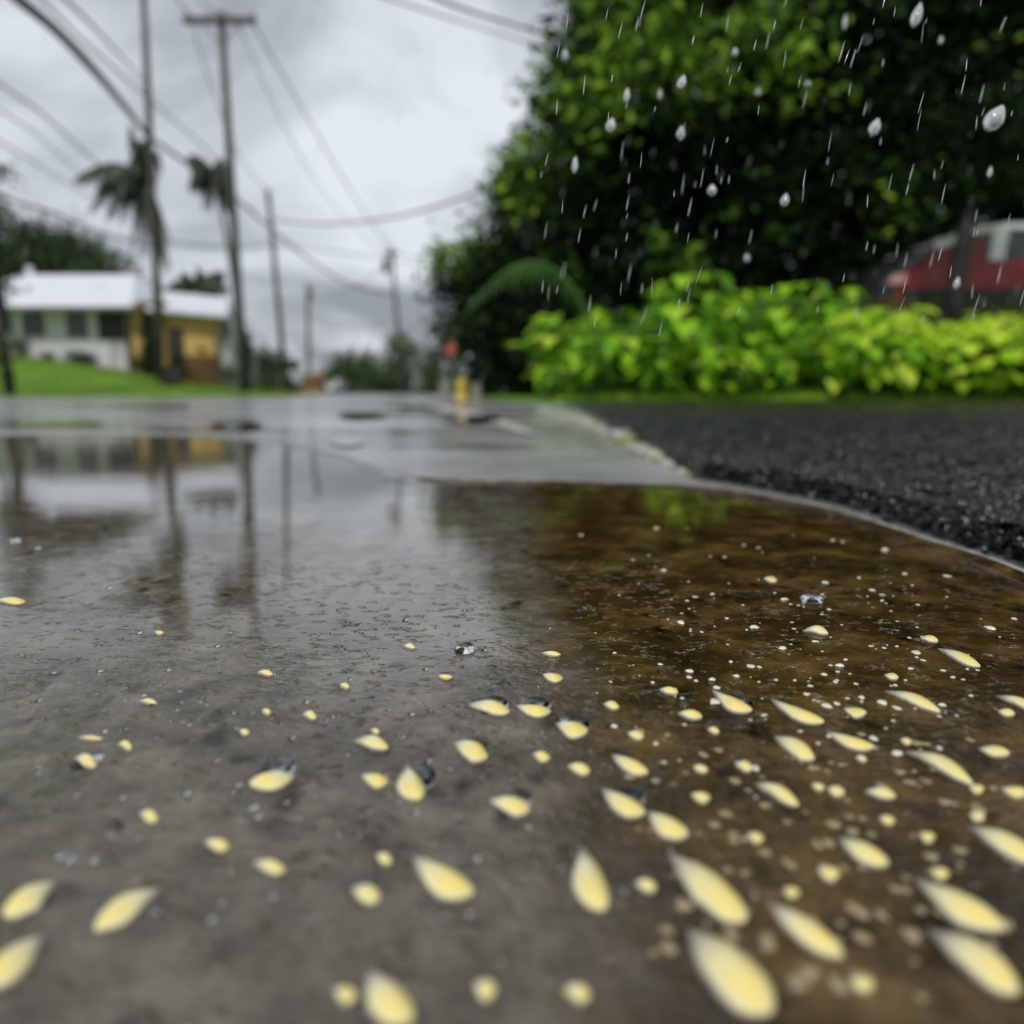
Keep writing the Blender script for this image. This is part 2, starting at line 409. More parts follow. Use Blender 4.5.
def puddle():
    n = len(edge)
    V = []
    # rim profile: outer foot, swell, inner level (inset along the direction to the camera side)
    prof = [(0.0, 0.0005), (0.0008, 0.0042), (0.0020, 0.0060), (0.0034, 0.0061), (0.0050, 0.0050), (0.0066, 0.0040), (0.0095, 0.0035), (0.02, 0.0034)]
    nor = []
    for i in range(n):
        t = edge[min(i + 1, n - 1)] - edge[max(i - 1, 0)]
        t /= np.linalg.norm(t) + 1e-9
        nor.append(np.array([t[1], -t[0]]))
    for (w, z) in prof:
        for i in range(n):
            q = edge[i] + nor[i] * w
            V.append((q[0], q[1], z))
    k = len(prof)
    Fc = [(j * n + i, j * n + n * 1 + i, (j + 1) * n + i + 1, j * n + i + 1) for j in range(k - 1) for i in range(n - 1)]
    # rest of the sheet down to behind the camera
    b = len(V)
    for i in range(n):
        q = edge[i] + nor[i] * prof[-1][0]
        V.append((q[0], -1.0, 0.0034))
    Fc += [((k - 1) * n + i, b + i, b + i + 1, (k - 1) * n + i + 1) for i in range(n - 1)]
    o = MB().add(V, Fc).build('puddle', M['puddle'], smooth=True)
    tag(o, kind='structure')
puddle()

def glint_strip():  # added strip; the waterline's bright glint is put into its pale colour
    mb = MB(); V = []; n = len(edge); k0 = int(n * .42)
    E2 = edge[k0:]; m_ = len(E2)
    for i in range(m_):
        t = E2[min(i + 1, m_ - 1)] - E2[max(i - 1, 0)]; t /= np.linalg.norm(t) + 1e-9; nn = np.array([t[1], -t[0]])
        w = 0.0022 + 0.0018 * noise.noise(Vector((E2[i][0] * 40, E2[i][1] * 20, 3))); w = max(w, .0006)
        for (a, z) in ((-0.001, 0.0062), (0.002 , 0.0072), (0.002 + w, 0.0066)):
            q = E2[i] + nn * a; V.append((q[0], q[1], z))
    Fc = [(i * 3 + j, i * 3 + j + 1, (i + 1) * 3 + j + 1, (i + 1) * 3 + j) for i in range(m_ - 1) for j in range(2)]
    o = mb.add(V, Fc).build('glint_line', noisy('painted_glint', (0.22, 0.21, 0.19), (0.62, 0.61, 0.58), 60, 0.15, spec=.8), smooth=True)
    tag(o, "thin pale strip painted as the glint along the far edge of the brown puddle", 'glint strip')
glint_strip()

# small still pools further up the road
def pool(cx, cy, w, h, z=0.004):
    pts = []
    for k in range(40):
        a = 2 * math.pi * k / 40
        rr = 1 + 0.22 * noise.noise(Vector((math.cos(a) * 1.5 + cx, math.sin(a) * 1.5 + cy, 0.3)))
        g = G(cx + math.cos(a) * w / 2 * rr, max(cy + math.sin(a) * h / 2 * rr, 399.5))
        pts.append((g[0], g[1]))
    sheet('puddle', pts[::-1], z, M['pool'])
for q in [(362, 417, 46, 8), (347, 443, 34, 9), (470, 420, 60, 9), (236, 427, 60, 9), (60, 426, 150, 4), (420, 409, 40, 3), (150, 407, 90, 2.5)]:
    pool(*q)

# ------------------------------------------------------------------ raised slab of fresh asphalt on the right
slab_px = [(560, 402.5), (585, 410), (620, 428), (655, 449), (690, 468), (735, 475), (790, 484), (850, 496), (905, 511), (960, 528), (1024, 547), (1120, 582), (1300, 660)]
slab_e = [G(p[0], p[1], 0.012) for p in catmull(slab_px, 30)]
SZ = 0.022
def slab():
    n = len(slab_e)
    xs = np.array([e[0] for e in slab_e]); ys = np.array([e[1] for e in slab_e])
    # widen the sheet towards +x from the torn edge; columns get coarser away from the edge
    offs = np.concatenate([[0, 0, 0], np.geomspace(0.004, 9.0, 150)])
    V = []
    for j, o in enumerate(offs):
        for i in range(n):
            y = ys[i]; x = xs[i]
            jag = 0.012 * noise.noise(Vector((x * 30, y * 30, 1))) + 0.006 * noise.noise(Vector((x * 110, y * 110, 1)))
            # direction: away from the puddle, mostly +x with some +y when near
            dx, dy = 1.0, 0.55 if y < 1.2 else 0.55 * max(0, 1 - (y - 1.2) / 2.5)
            X = x + dx * (o + jag); Y = y + dy * (o + jag)
            if o > 3 : Y = min(Y, 9.15)
            Y = min(Y, 9.17 + 0.02 * math.sin(X * 3))
            h = SZ + 0.010 * sst(o / 0.25) + 0.004 * noise.noise(Vector((X * 3, Y * 3, 0)))
            near = 1.0 / (1 + max(0, Y - 1.0))
            h += 0.008 * noise.noise(Vector((X * 26, Y * 26, 7))) + (0.007 * noise.noise(Vector((X * 70, Y * 70, 0))) + 0.004 * noise.noise(Vector((X * 160, Y * 160, 4)))) * (0.4 + 0.6 * near)
            if j == 0: X -= 0.002; h = -0.002
            if j == 1: X -= 0.001; h = 0.009 + 0.004 * noise.noise(Vector((X * 90, Y * 90, 2)))
            V.append((X, Y, h))
    Fc = [(j * n + i, j * n + i + 1, (j + 1) * n + i + 1, (j + 1) * n + i) for j in range(len(offs) - 1) for i in range(n - 1)]
    mb = MB().add(V, Fc)
    # loose aggregate standing proud in the near part of the slab
    ico = np.array([(0, 0, 1), (0.9, 0, 0.2), (0.3, 0.85, 0.25), (-0.75, 0.5, 0.15), (-0.7, -0.55, 0.2), (0.25, -0.9, 0.2), (0, 0, -0.6)])
    icf = [(0, 1, 2), (0, 2, 3), (0, 3, 4), (0, 4, 5), (0, 5, 1), (6, 2, 1), (6, 3, 2), (6, 4, 3), (6, 5, 4), (6, 1, 5)]
    for k in range(15000):
        i = rng.integers(0, n)
        o = float(rng.uniform(0, 1)) ** 1.8 * 2.0
        y = ys[i]; x = xs[i]
        if y > 4: continue
        dy = 0.55 if y < 1.2 else 0.55 * max(0, 1 - (y - 1.2) / 2.5)
        X = x + o + 0.003; Y = y + dy * o + float(rng.uniform(-.03, .03))
        s = float(rng.uniform(0.002, 0.0075)) * (0.75 + .5 * rng.random())
        A = rng.uniform(0, 6.28); ca, sa = math.cos(A), math.sin(A)
        q = ico * rng.uniform(0.7, 1.3, (7, 3)) * s
        q = np.stack([q[:, 0] * ca - q[:, 1] * sa, q[:, 0] * sa + q[:, 1] * ca, q[:, 2]], 1)
        h = SZ + 0.010 * float(sst(o / 0.25)) + 0.001 + 0.008 * noise.noise(Vector((X * 26, Y * 26, 7)))
        mb.add(q + [X, Y, h], icf)
    # crumbs fallen along the torn edge
    for k in range(1500):
        i = rng.integers(60, n)
        X = xs[i] + float(rng.normal(0.004, 0.006)); Y = ys[i] + float(rng.uniform(-.006, .006))
        s = float(rng.uniform(0.0015, 0.005))
        mb.add(ico * rng.uniform(0.7, 1.3, (7, 3)) * s + [X, Y, float(rng.uniform(0.002, 0.018))], icf)
    o = mb.build('asphalt_pavement', M['asphalt'])
    tag(o, kind='structure')
slab()

# ------------------------------------------------------------------ broken mossy kerb stones
def moss_mat():
    m, nt, b = mat('mossy_concrete')
    tc = N(nt, 'ShaderNodeTexCoord'); L = nt.links.new
    n = N(nt, 'ShaderNodeTexNoise', Scale=22, Detail=6); L(tc.outputs['Object'], n.inputs['Vector'])
    r = ramp(nt, n.outputs['Fac'], [(0.36, (0.50, 0.50, 0.46)), (0.5, (0.34, 0.34, 0.28)), (0.58, (0.20, 0.23, 0.07)), (0.75, (0.06, 0.07, 0.02))])
    L(r.outputs[0], b.inputs['Base Color']); b.inputs['Roughness'].default_value = 0.3
    bp = N(nt, 'ShaderNodeBump', Strength=0.6, Distance=0.006); L(n.outputs['Fac'], bp.inputs['Height']); L(bp.outputs[0], b.inputs['Normal'])
    return m
M['moss'] = moss_mat()
kerb_line = [G(*p) for p in catmull([(505, 406), (540, 411), (575, 421), (610, 437), (640, 452), (668, 466), (696, 479)], 4)]
kl = [
 'broken pale kerb stone nearest the big brown puddle', 'mossy kerb stone just behind the one touching the puddle',
 'third kerb stone up from the puddle, stained green', 'wide pale kerb stone in the middle of the broken row',
 'fifth kerb stone up from the puddle beside the black asphalt', 'thin kerb stone far up the row beside the asphalt edge',
 'second farthest kerb stone before the kerb row fades out', 'farthest kerb stone of the row near the green plants']
def kerb():
    pts = kerb_line[::-1]
    cum = [0]
    for i in range(1, len(pts)): cum.append(cum[-1] + np.linalg.norm(pts[i] - pts[i - 1]))
    ln = [0.10, 0.12, 0.16, 0.24, 0.35, 0.55, 1.0, 1.7]
    s = 0.0
    for k in range(8):
        l = ln[k]; c = s + l / 2
        def pos(d):
            d = min(max(d, 0), cum[-1])
            return np.array([np.interp(d, cum, [p[a] for p in pts]) for a in range(2)])
        a, b_ = pos(s + 0.01 * (1 + k)), pos(s + l * 0.93)
        mid = (a + b_) / 2; d = b_ - a; L_ = float(np.linalg.norm(d)); 
        if L_ < 0.02: break
        rz = math.atan2(d[1], d[0])
        w = (0.022 + 0.006 * k) * random.uniform(.7, 1.2); hgt = (0.007 + 0.0028 * k) * random.uniform(.7, 1.2)
        nx, ny, nz = 14, 6, 3
        bm = MB()
        V = []; 
        # rounded lumpy bar as a lofted ring
        rings = 16; seg = 12
        for i in range(rings):
            t = i / (rings - 1)
            e = max(1e-3, 1 - abs(2 * t - 1) ** 6) ** 0.5
            for q in range(seg):
                an = 2 * math.pi * q / seg
                yy = math.copysign(abs(math.cos(an)) ** 0.6, math.cos(an)) * w / 2 * e
                zz = math.copysign(abs(math.sin(an)) ** 0.6, math.sin(an)) * hgt * e
                nn = 1 + 0.8 * noise.noise(Vector((t * 9 + k * 7, yy * 60, zz * 60)))
                V.append(((t - 0.5) * L_, yy * nn, zz * nn))
        Fc = [(i * seg + q, i * seg + (q + 1) % seg, (i + 1) * seg + (q + 1) % seg, (i + 1) * seg + q) for i in range(rings - 1) for q in range(seg)]
        Fc += [tuple(range(seg))[::-1], tuple((rings - 1) * seg + q for q in range(seg))]
        o = bm.add(V, Fc).build('kerb_stone', M['moss'], smooth=True)
        o.location = (mid[0], mid[1], 0.003); o.rotation_euler = (0, 0, rz + (random.uniform(-.08, .08) if k < 4 else 0))
        tag(o, kl[k], 'kerb stone', 'broken kerb stones beside the asphalt')
        s += l
kerb()
# worn painted edge line and a low wet ledge to its left
ll = [G(*p) for p in [(436, 405), (470, 411), (505, 421), (535, 433), (548, 437), (520, 434), (490, 424), (455, 413), (425, 406)]]
o = MB().add([(p[0], p[1], 0.004) for p in ll], [tuple(range(len(ll)))[::-1]]).build('painted_line', noisy('worn_white_paint', (0.35, 0.34, 0.30), (0.62, 0.61, 0.56), 5, 0.3))
tag(o, kind='structure')

# ------------------------------------------------------------------ foliage helpers
def leaf_cloud(mb, C, size, aspect=0.5, droop=0.5, var=None, fold=0.25, upbias=0.3):
    """C (n,3) centres -> folded rhombic leaves (2 quads-ish of 6 verts)"""
    n = len(C)
    size = np.broadcast_to(size, (n,))
    d = rng.normal(size=(n, 3)); d[:, 2] = d[:, 2] * 0.6 - droop
    d /= np.linalg.norm(d, axis=1, keepdims=True)
    u = rng.normal(size=(n, 3)); u[:, 2] += upbias * 3
    s = np.cross(d, u); s /= np.linalg.norm(s, axis=1, keepdims=True) + 1e-9
    nn = np.cross(s, d)
    L_ = size[:, None]; W = L_ * aspect / 2
    p0 = C - d * L_ / 2
    p1 = C + s * W - d * L_ * 0.1 + nn * W * fold
    p2 = C + d * L_ / 2 - nn * L_ * 0.08
    p3 = C - s * W - d * L_ * 0.1 + nn * W * fold
    V = np.stack([p0, p1, p2, p3], 1).reshape(-1, 3)
    if var is None: var = rng.uniform(0, 1, n)
    vv = np.repeat(var, 4)
    Fc = []
    b = np.arange(n) * 4
    f1 = np.stack([b, b + 1, b + 2], 1); f2 = np.stack([b, b + 2, b + 3], 1)
    mb.add(V, np.concatenate([f1, f2]).tolist(), vv)

def blob_pts(n, c, r, shell=0.45):
    d = rng.normal(size=(n, 3)); d /= np.linalg.norm(d, axis=1, keepdims=True)
    rad = rng.uniform(shell ** 3, 1, n) ** (1 / 3)
    # lumpy outline
    lump = 1 + 0.30 * np.sin(d[:, 0] * 5 + c[0]) * np.cos(d[:, 2] * 6 + c[1]) + 0.12 * np.sin(d[:, 1] * 9 + d[:, 2] * 7)
    return np.asarray(c) + d * (rad * lump)[:, None] * np.asarray(r)

def crown(mb, blobs, leaf, dens=1.0, tone=(0.0, 0.6), clump=0.35, aspect=0.5):
    for bl in blobs:
        c, r = bl[0], bl[1]; t = bl[2] if len(bl) > 2 else tone
        rr = np.mean(r)
        ncl = max(10, int(dens * (3.9 if t[1] < .5 else 2.4) * (rr / leaf) ** 2))
        cc = blob_pts(ncl, c, r, 0.35)
        for q in cc:
            k = 15
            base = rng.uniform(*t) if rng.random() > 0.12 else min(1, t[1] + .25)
            pts = q + rng.normal(size=(k, 3)) * clump * leaf * 2.8
            leaf_cloud(mb, pts, leaf * rng.uniform(0.6, 1.25, k), aspect, var=np.clip(base + rng.normal(0, 0.09, k), 0, 1))

def limb(mb, a, b, r0, r1, wob=0.1, n=7):
    a, b = np.asarray(a, float), np.asarray(b, float)
    L_ = np.linalg.norm(b - a)
    pts = [a + (b - a) * t + np.array([noise.noise(Vector((t * 3, a[0], b[2]))), noise.noise(Vector((t * 3, a[1] + 5, b[0]))), 0]) * wob * L_ * math.sin(math.pi * t) for t in np.linspace(0, 1, n)]
    mb.tube(pts, [r0 + (r1 - r0) * t for t in np.linspace(0, 1, n)], 8)

def tree(name, label, cat, base, blobs, leaf, trunk_r, m_leaf, dens=1.0, tone=(0, .6), group=None, aspect=0.5, nl=8):
    root = thing(name, label, cat, base, group)
    mb = MB(); crown(mb, [((np.array(b[0]) - base).tolist(), *b[1:]) for b in blobs], leaf, dens, tone, aspect=aspect)
    mb.build('crown', m_leaf, root)
    tb = MB()
    cz = np.mean([b[0][2] for b in blobs]); cx = np.mean([b[0][0] for b in blobs]); cy = np.mean([b[0][1] for b in blobs])
    fork = np.array([(cx - base[0]) * 0.35, (cy - base[1]) * 0.35, (cz - base[2]) * 0.55])
    limb(tb, (0, 0, -0.1), fork, trunk_r, trunk_r * 0.65, 0.12)
    for b in blobs[:nl]:
        limb(tb, fork - [0, 0, .1], np.array(b[0]) - base, trunk_r * 0.5, trunk_r * 0.12, 0.15)
    tb.build('trunk', M['bark'], root, smooth=True)
    return root

def B(px, py, Y, rpx, dy=None, tone=None):
    c = P(px, py, Y); r = rpx * Y / F
    b = [tuple(c), (r, dy or r, r)]
    if tone: b.append(tone)
    return tuple(b)

# the large dark tree over the right half
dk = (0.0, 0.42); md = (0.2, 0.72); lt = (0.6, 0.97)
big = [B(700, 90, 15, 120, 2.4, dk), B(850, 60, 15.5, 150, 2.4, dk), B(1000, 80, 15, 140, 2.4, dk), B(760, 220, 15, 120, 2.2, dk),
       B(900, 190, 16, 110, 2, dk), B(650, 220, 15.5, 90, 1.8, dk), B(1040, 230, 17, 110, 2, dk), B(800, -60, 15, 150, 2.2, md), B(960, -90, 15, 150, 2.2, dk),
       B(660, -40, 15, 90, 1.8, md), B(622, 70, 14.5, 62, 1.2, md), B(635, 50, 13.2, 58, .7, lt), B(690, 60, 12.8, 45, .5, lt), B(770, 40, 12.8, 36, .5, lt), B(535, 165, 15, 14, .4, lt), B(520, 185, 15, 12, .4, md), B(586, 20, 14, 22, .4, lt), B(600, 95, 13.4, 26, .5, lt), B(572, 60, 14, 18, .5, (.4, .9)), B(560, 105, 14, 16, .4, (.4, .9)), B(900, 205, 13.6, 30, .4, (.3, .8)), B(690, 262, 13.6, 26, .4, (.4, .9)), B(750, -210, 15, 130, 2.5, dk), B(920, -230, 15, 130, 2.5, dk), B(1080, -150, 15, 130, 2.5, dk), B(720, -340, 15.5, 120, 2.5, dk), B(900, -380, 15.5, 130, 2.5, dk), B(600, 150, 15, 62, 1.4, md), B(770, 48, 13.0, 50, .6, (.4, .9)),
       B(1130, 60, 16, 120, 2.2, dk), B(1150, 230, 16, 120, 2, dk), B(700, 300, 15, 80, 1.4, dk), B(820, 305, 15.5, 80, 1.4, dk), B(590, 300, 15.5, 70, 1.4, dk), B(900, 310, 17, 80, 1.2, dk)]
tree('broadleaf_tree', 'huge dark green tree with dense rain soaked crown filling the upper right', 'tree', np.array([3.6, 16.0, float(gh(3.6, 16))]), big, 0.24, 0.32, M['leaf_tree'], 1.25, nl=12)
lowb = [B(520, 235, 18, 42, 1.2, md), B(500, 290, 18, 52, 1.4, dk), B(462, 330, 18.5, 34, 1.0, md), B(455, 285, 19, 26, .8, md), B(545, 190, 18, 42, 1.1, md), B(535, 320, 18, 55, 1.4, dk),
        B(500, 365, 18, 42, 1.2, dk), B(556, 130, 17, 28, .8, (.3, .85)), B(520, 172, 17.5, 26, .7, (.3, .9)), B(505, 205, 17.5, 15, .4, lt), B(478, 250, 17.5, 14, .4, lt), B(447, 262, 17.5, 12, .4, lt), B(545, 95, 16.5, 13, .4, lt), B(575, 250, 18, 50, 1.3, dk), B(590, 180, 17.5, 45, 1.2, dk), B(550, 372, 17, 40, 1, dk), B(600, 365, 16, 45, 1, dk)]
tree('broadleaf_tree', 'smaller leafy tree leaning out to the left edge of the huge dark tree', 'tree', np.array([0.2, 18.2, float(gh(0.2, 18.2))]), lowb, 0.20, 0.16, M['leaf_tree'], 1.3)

# thin dark trunk standing in front of the car
t = thing('sapling', 'thin dark sapling trunk standing in front of the red car', 'tree', (P(957, 300, 11.6)[0], 11.6, float(gh(6.5, 11.6))))
b = MB(); a0 = Vector(t.location)
b.tube([(0.02, 0, -0.1), (0.0, 0.02, 0.5), (-0.02, 0, 1.0), (0.03, 0, 1.4), (0.08, 0, 1.8), (0.1, 0.05, 2.2)], [0.13, 0.125, 0.12, 0.11, 0.07, 0.04], 10)
b.build('trunk', noisy('black_wet_bark', (0.004, 0.004, 0.004), (0.012, 0.011, 0.010), 7, 0.6), t, smooth=True)
b = MB(); crown(b, [((0.2, 0.1, 2.6), (0.8, 0.6, 0.7), dk), ((-0.15, 0.1, 2.2), (0.4, 0.3, 0.3), dk)], 0.18, 1.6)
b.build('crown', M['leaf_tree'], t)

# ------------------------------------------------------------------ lime green broad-leaved plants along the verge
def heart_leaf(mb, base, d, size, var):
    """a cupped heart-shaped blade hanging from its stalk tip"""
    d = Vector(d).normalized()
    s = d.cross(Vector((0, 0, 1)))
    if s.length < 1e-3: s = Vector((1, 0, 0))
    s.normalize(); n = s.cross(d)
    prof = [(-0.18, 0.20), (-0.10, 0.36), (0.10, 0.46), (0.35, 0.42), (0.62, 0.26), (0.85, 0.10)]
    V = [Vector(base), Vector(base) + d * size * 1.0 - n * size * 0.22]
    mid = [Vector(base) + d * size * t - n * size * 0.22 * t * t for t, _ in prof]
    Lf, Rt = [], []
    for (t, w), q in zip(prof, mid):
        c = q + n * size * 0.10 * (w / 0.46)
        Lf.append(c + s * w * size); Rt.append(c - s * w * size)
    V += mid + Lf + Rt; k = len(prof)
    Fc = []
    for i in range(k - 1):
        Fc.append((2 + i, 2 + i + 1, 2 + k + i + 1, 2 + k + i)); Fc.append((2 + i, 2 + 2 * k + i, 2 + 2 * k + i + 1, 2 + i + 1))
    Fc.append((2 + k - 1, 1, 2 + k + k - 1)); Fc.append((2 + k - 1, 2 + 3 * k - 1, 1))
    mb.add([tuple(v) for v in V], Fc, var)

def make_plant(seed, hgt, nl, lsize, tone):
    random.seed(seed)
    lf, st = MB(), MB()
    for i in range(nl):
        a = random.uniform(0, 2 * math.pi); z = hgt * random.uniform(0.22, 1.0) ** .9
        rad = (0.10 + 0.26 * math.sin(min(1, z / hgt) * 2.6)) * random.uniform(0.4, 1.25)
        tip = Vector((math.cos(a) * rad, math.sin(a) * rad, z))
        bs = Vector((math.cos(a) * 0.04, math.sin(a) * 0.04, max(0, z - 0.32)))
        mid_ = (tip + bs) / 2 + Vector((0, 0, 0.05))
        st.tube([bs, mid_, tip], [0.007, 0.006, 0.004], 5)
        dr = Vector((math.cos(a), math.sin(a), random.uniform(-0.9, 0.35)))
        heart_leaf(lf, tip, dr, lsize * random.uniform(0.55, 1.4), min(1, max(0, random.gauss(tone + 0.1, 0.27))))
    st.tube([(0, 0, -0.05), (0.02, 0, hgt * 0.4), (0, 0.02, hgt * 0.8)], [0.02, 0.016, 0.01], 6)
    return lf, st
protos = []
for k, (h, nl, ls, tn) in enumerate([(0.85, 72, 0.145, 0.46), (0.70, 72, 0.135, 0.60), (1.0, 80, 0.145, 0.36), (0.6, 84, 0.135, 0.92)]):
    lf, st = make_plant(50 + k, h, nl, ls, tn)
    root = thing('leafy_plant', 'x', 'plant', (0, 0, 0))
    lf.build('foliage', M['leaf_lime'], root); st.build('stem', M['leaf_frond'], root, smooth=True)
    protos.append([root, False])
# (px, py of top, Y) for the front row; the back row fills in behind
random.seed(3)
front = [(556, 350, 9.7), (590, 338, 9.6), (620, 322, 9.7), (655, 330, 9.5), (686, 272, 9.9), (712, 318, 9.5), (745, 332, 9.6), (775, 312, 9.6), (806, 306, 9.8), (838, 322, 9.5), (868, 318, 9.7), (900, 330, 9.5),
         (930, 316, 9.7), (962, 326, 9.5), (992, 320, 9.6), (1022, 322, 9.5), (1056, 318, 9.6), (1090, 322, 9.6)]
back = [(570, 330, 10.5), (605, 318, 10.5), (640, 310, 10.6), (672, 284, 10.7), (728, 300, 10.6), (760, 302, 10.5), (790, 300, 10.6), (824, 298, 10.7), (856, 306, 10.6), (888, 312, 10.4), (915, 312, 10.5),
        (947, 312, 10.5), (978, 314, 10.4), (1008, 312, 10.5), (1040, 314, 10.5), (1075, 312, 10.5)]
left_names = ['leftmost', 'second from the left', 'third from the left', 'fourth from the left', 'fifth from the left', 'sixth from the left', 'seventh from the left', 'eighth from the left', 'ninth from the left', 'tenth from the left',
              'eleventh from the left', 'twelfth from the left', 'thirteenth from the left', 'fourteenth from the left', 'fifteenth from the left', 'sixteenth from the left', 'seventeenth from the left', 'eighteenth from the left']
def place_plant(px, py, Y, lab):
    x = P(px, 390, Y)[0]; z = float(gh(x, Y)); top = P(px, py, Y)[2]
    want = max(0.3, top - z) * (random.uniform(0.82, 1.06) if px > 850 else random.uniform(0.62, 1.28))
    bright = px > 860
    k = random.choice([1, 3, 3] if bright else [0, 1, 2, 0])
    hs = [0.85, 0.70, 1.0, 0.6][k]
    pr = protos[k]
    o = pr[0] if not pr[1] else copy_tree(pr[0]); pr[1] = True
    s = want / (hs * 1.03)
    o.location = (x, Y, z); o.scale = (max(s, .75), max(s, .75), s); o.rotation_euler = (0, 0, random.uniform(0, 6.28))
    tag(o, lab, 'plant', 'lime green plants along the verge')
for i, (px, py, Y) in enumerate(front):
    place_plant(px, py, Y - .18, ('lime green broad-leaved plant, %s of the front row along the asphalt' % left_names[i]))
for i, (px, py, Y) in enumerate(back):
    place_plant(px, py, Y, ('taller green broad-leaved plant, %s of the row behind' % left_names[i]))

# low ground cover & grass fringe
def grass_patch(name, n, fx, h0, h1, m, lean=0.4):
    mb = MB()
    C = fx(n)
    a = rng.uniform(0, 6.28, n); h = rng.uniform(h0, h1, n); w = h * 0.07 + 0.002
    dx, dy = np.cos(a), np.sin(a); ln = rng.uniform(0, lean, n) * h
    p0 = C + np.stack([-dy * w, dx * w, 0 * h], 1); p1 = C + np.stack([dy * w, -dx * w, 0 * h], 1)
    p2 = C + np.stack([dx * ln, dy * ln, h], 1)
    V = np.stack([p0, p1, p2], 1).reshape(-1, 3); b_ = np.arange(n) * 3
    mb.add(V, np.stack([b_, b_ + 1, b_ + 2], 1).tolist(), np.repeat(rng.uniform(0, 1, n), 3))
    return mb.build(name, m)
def gx(n):
    x = 0.4 + 11.5 * rng.uniform(0, 1, n) ** .7; y = 9.19 + np.abs(rng.normal(0, 0.28, n)); return np.stack([x, y, gh(x, y)], 1)
tag(grass_patch('grass', 26000, gx, 0.04, 0.16, M['grass']), 'bright short grass fringing the black asphalt under the plants', 'grass', kind='stuff')
def gx2(n):
    x = rng.uniform(-34, -5.5, n); y = rng.uniform(20.5, 36, n)
    k = (x < Xe(y) - 0.05); x, y = x[k], y[k]; 
    return np.stack([x, y, gh(x, y)], 1)
C_ = gx2(60000)
tag(grass_patch('grass', len(C_), lambda n: C_, 0.04, 0.12, leafmat('lawn_blade', [(0, (0.10, 0.19, 0.025)), (1, (0.30, 0.42, 0.07))], 0.6, 0.3, 0.2)), 'mown lawn grass on the slope below the house', 'grass', kind='stuff')
def gx3(n):
    x = rng.uniform(0.5, 14, n); y = rng.uniform(10.2, 14, n); return np.stack([x, y, gh(x, y)], 1)
tag(grass_patch('undergrowth', 16000, gx3, 0.1, 0.4, M['leaf_far']), 'dark tangled undergrowth on the bank behind the plants', 'undergrowth', kind='stuff')

# ------------------------------------------------------------------ fronds
def frond(mb, base, top, tip, n=46, w=0.3, droop=0.25, rach=0.012, stem=None, wl=0.055):
    """arching palm frond: leaflets both sides of a rachis"""
    a, b_, c = Vector(base), Vector(top), Vector(tip)
    pts = [a * (1 - t) ** 2 + b_ * 2 * t * (1 - t) + c * t * t for t in np.linspace(0, 1, n)]
    (stem or mb).tube(pts[::3] + [pts[-1]], [rach * (1 - 0.7 * i / (len(pts[::3]))) for i in range(len(pts[::3]) + 1)], 5)
    for i in range(3, n - 1):
        t = i / (n - 1)
        tg = (pts[i + 1] - pts[i - 1]).normalized()
        s = tg.cross(Vector((0, 0, 1))); s = s.normalized() if s.length > 1e-3 else Vector((1, 0, 0))
        l = w * math.sin(math.pi * (0.12 + 0.85 * t)) ** 0.7 * random.uniform(0.85, 1.1)
        for sg in (-1, 1):
            d = (s * sg + tg * 0.7 + Vector((0, 0, -droop * random.uniform(.6, 1.6)))).normalized()
            e = pts[i] + d * l + Vector((0, 0, -l * droop * 0.8))
            m_ = pts[i] + d * l * 0.5
            ww = tg * (wl * w + 0.004)
            mb.add([tuple(pts[i] - ww * .6), tuple(pts[i] + ww * .6), tuple(m_ + ww), tuple(m_ - ww), tuple(e)], [(0, 1, 2, 3), (3, 2, 4)], random.uniform(0, 1))
Yf = 9.3
t = thing('palm_shrub', 'young palm with one long arching frond left of the lime plants', 'palm', (P(608, 385, Yf)[0], Yf, 0.02))
fb, sb = MB(), MB(); loc = Vector(t.location)
def q_(px, py, Y=Yf): return Vector(P(px, py, Y)) - loc
frond(fb, q_(612, 385, 9.0), q_(560, 175, 8.9), q_(462, 318, 8.8), 30, 0.22, 0.9, 0.022, sb, .022)
frond(fb, q_(614, 380), q_(640, 270, 9.7), q_(690, 320, 10), 36, 0.22, 0.7, 0.01, sb)
fb.build('foliage', M['leaf_frond'], t); sb.build('stem', M['leaf_frond'], t, smooth=True)

def palm(label, top_px, base_px, Y, fronds, flen, wid, r=0.12, grp='palm trees near the poles'):
    tp = Vector(P(*top_px, Y)); bs = Vector(P(*base_px, Y)); bs.z = float(gh(bs.x, bs.y))
    t = thing('palm_tree', label, 'palm', bs, grp)
    tb = MB(); rel = tp - bs
    pts = [rel * s + Vector((0.25 * math.sin(math.pi * s), 0, 0)) for s in np.linspace(0, 1, 9)]
    tb.tube(pts, [r * (1.2 - 0.5 * i / 8) for i in range(9)], 8); tb.build('trunk', M['palmbark'], t, smooth=True)
    cr = MB()
    for (dx, dz, dy, s) in fronds + [(a * .92 + .05, c - .1, b_ + .25, d * .93) for a, c, b_, d in fronds]:
        e = rel + Vector((dx, dy, dz)) * flen * s
        m_ = rel + Vector((dx * 0.65, dy * 0.65, 0.55 * flen * s * (1 if dz > -0.9 else .45)))
        frond(cr, rel, m_, e, 34, wid, 0.95, 0.035, None, 0.085)
    cr.build('crown', M['leaf_palm'], t)
    return t
random.seed(5)
palm('tall palm with ragged drooping fronds beside the left pole', (143, 184), (158, 360), 29,
     [(-1.0, 0.05, 0, 1.05), (-0.95, -0.4, .1, 0.95), (-0.25, -1.0, 0, 1.0), (0.25, -1.35, 0, 1.0), (0.05, -1.2, .2, 1.0), (0.3, -0.9, 0, .9), (0.15, 0.8, 0, .8), (-0.1, .9, -.1, .9), (-0.6, -0.7, -.3, .8), (.3, -1.2, -.2, .95)], 2.3, 0.6)
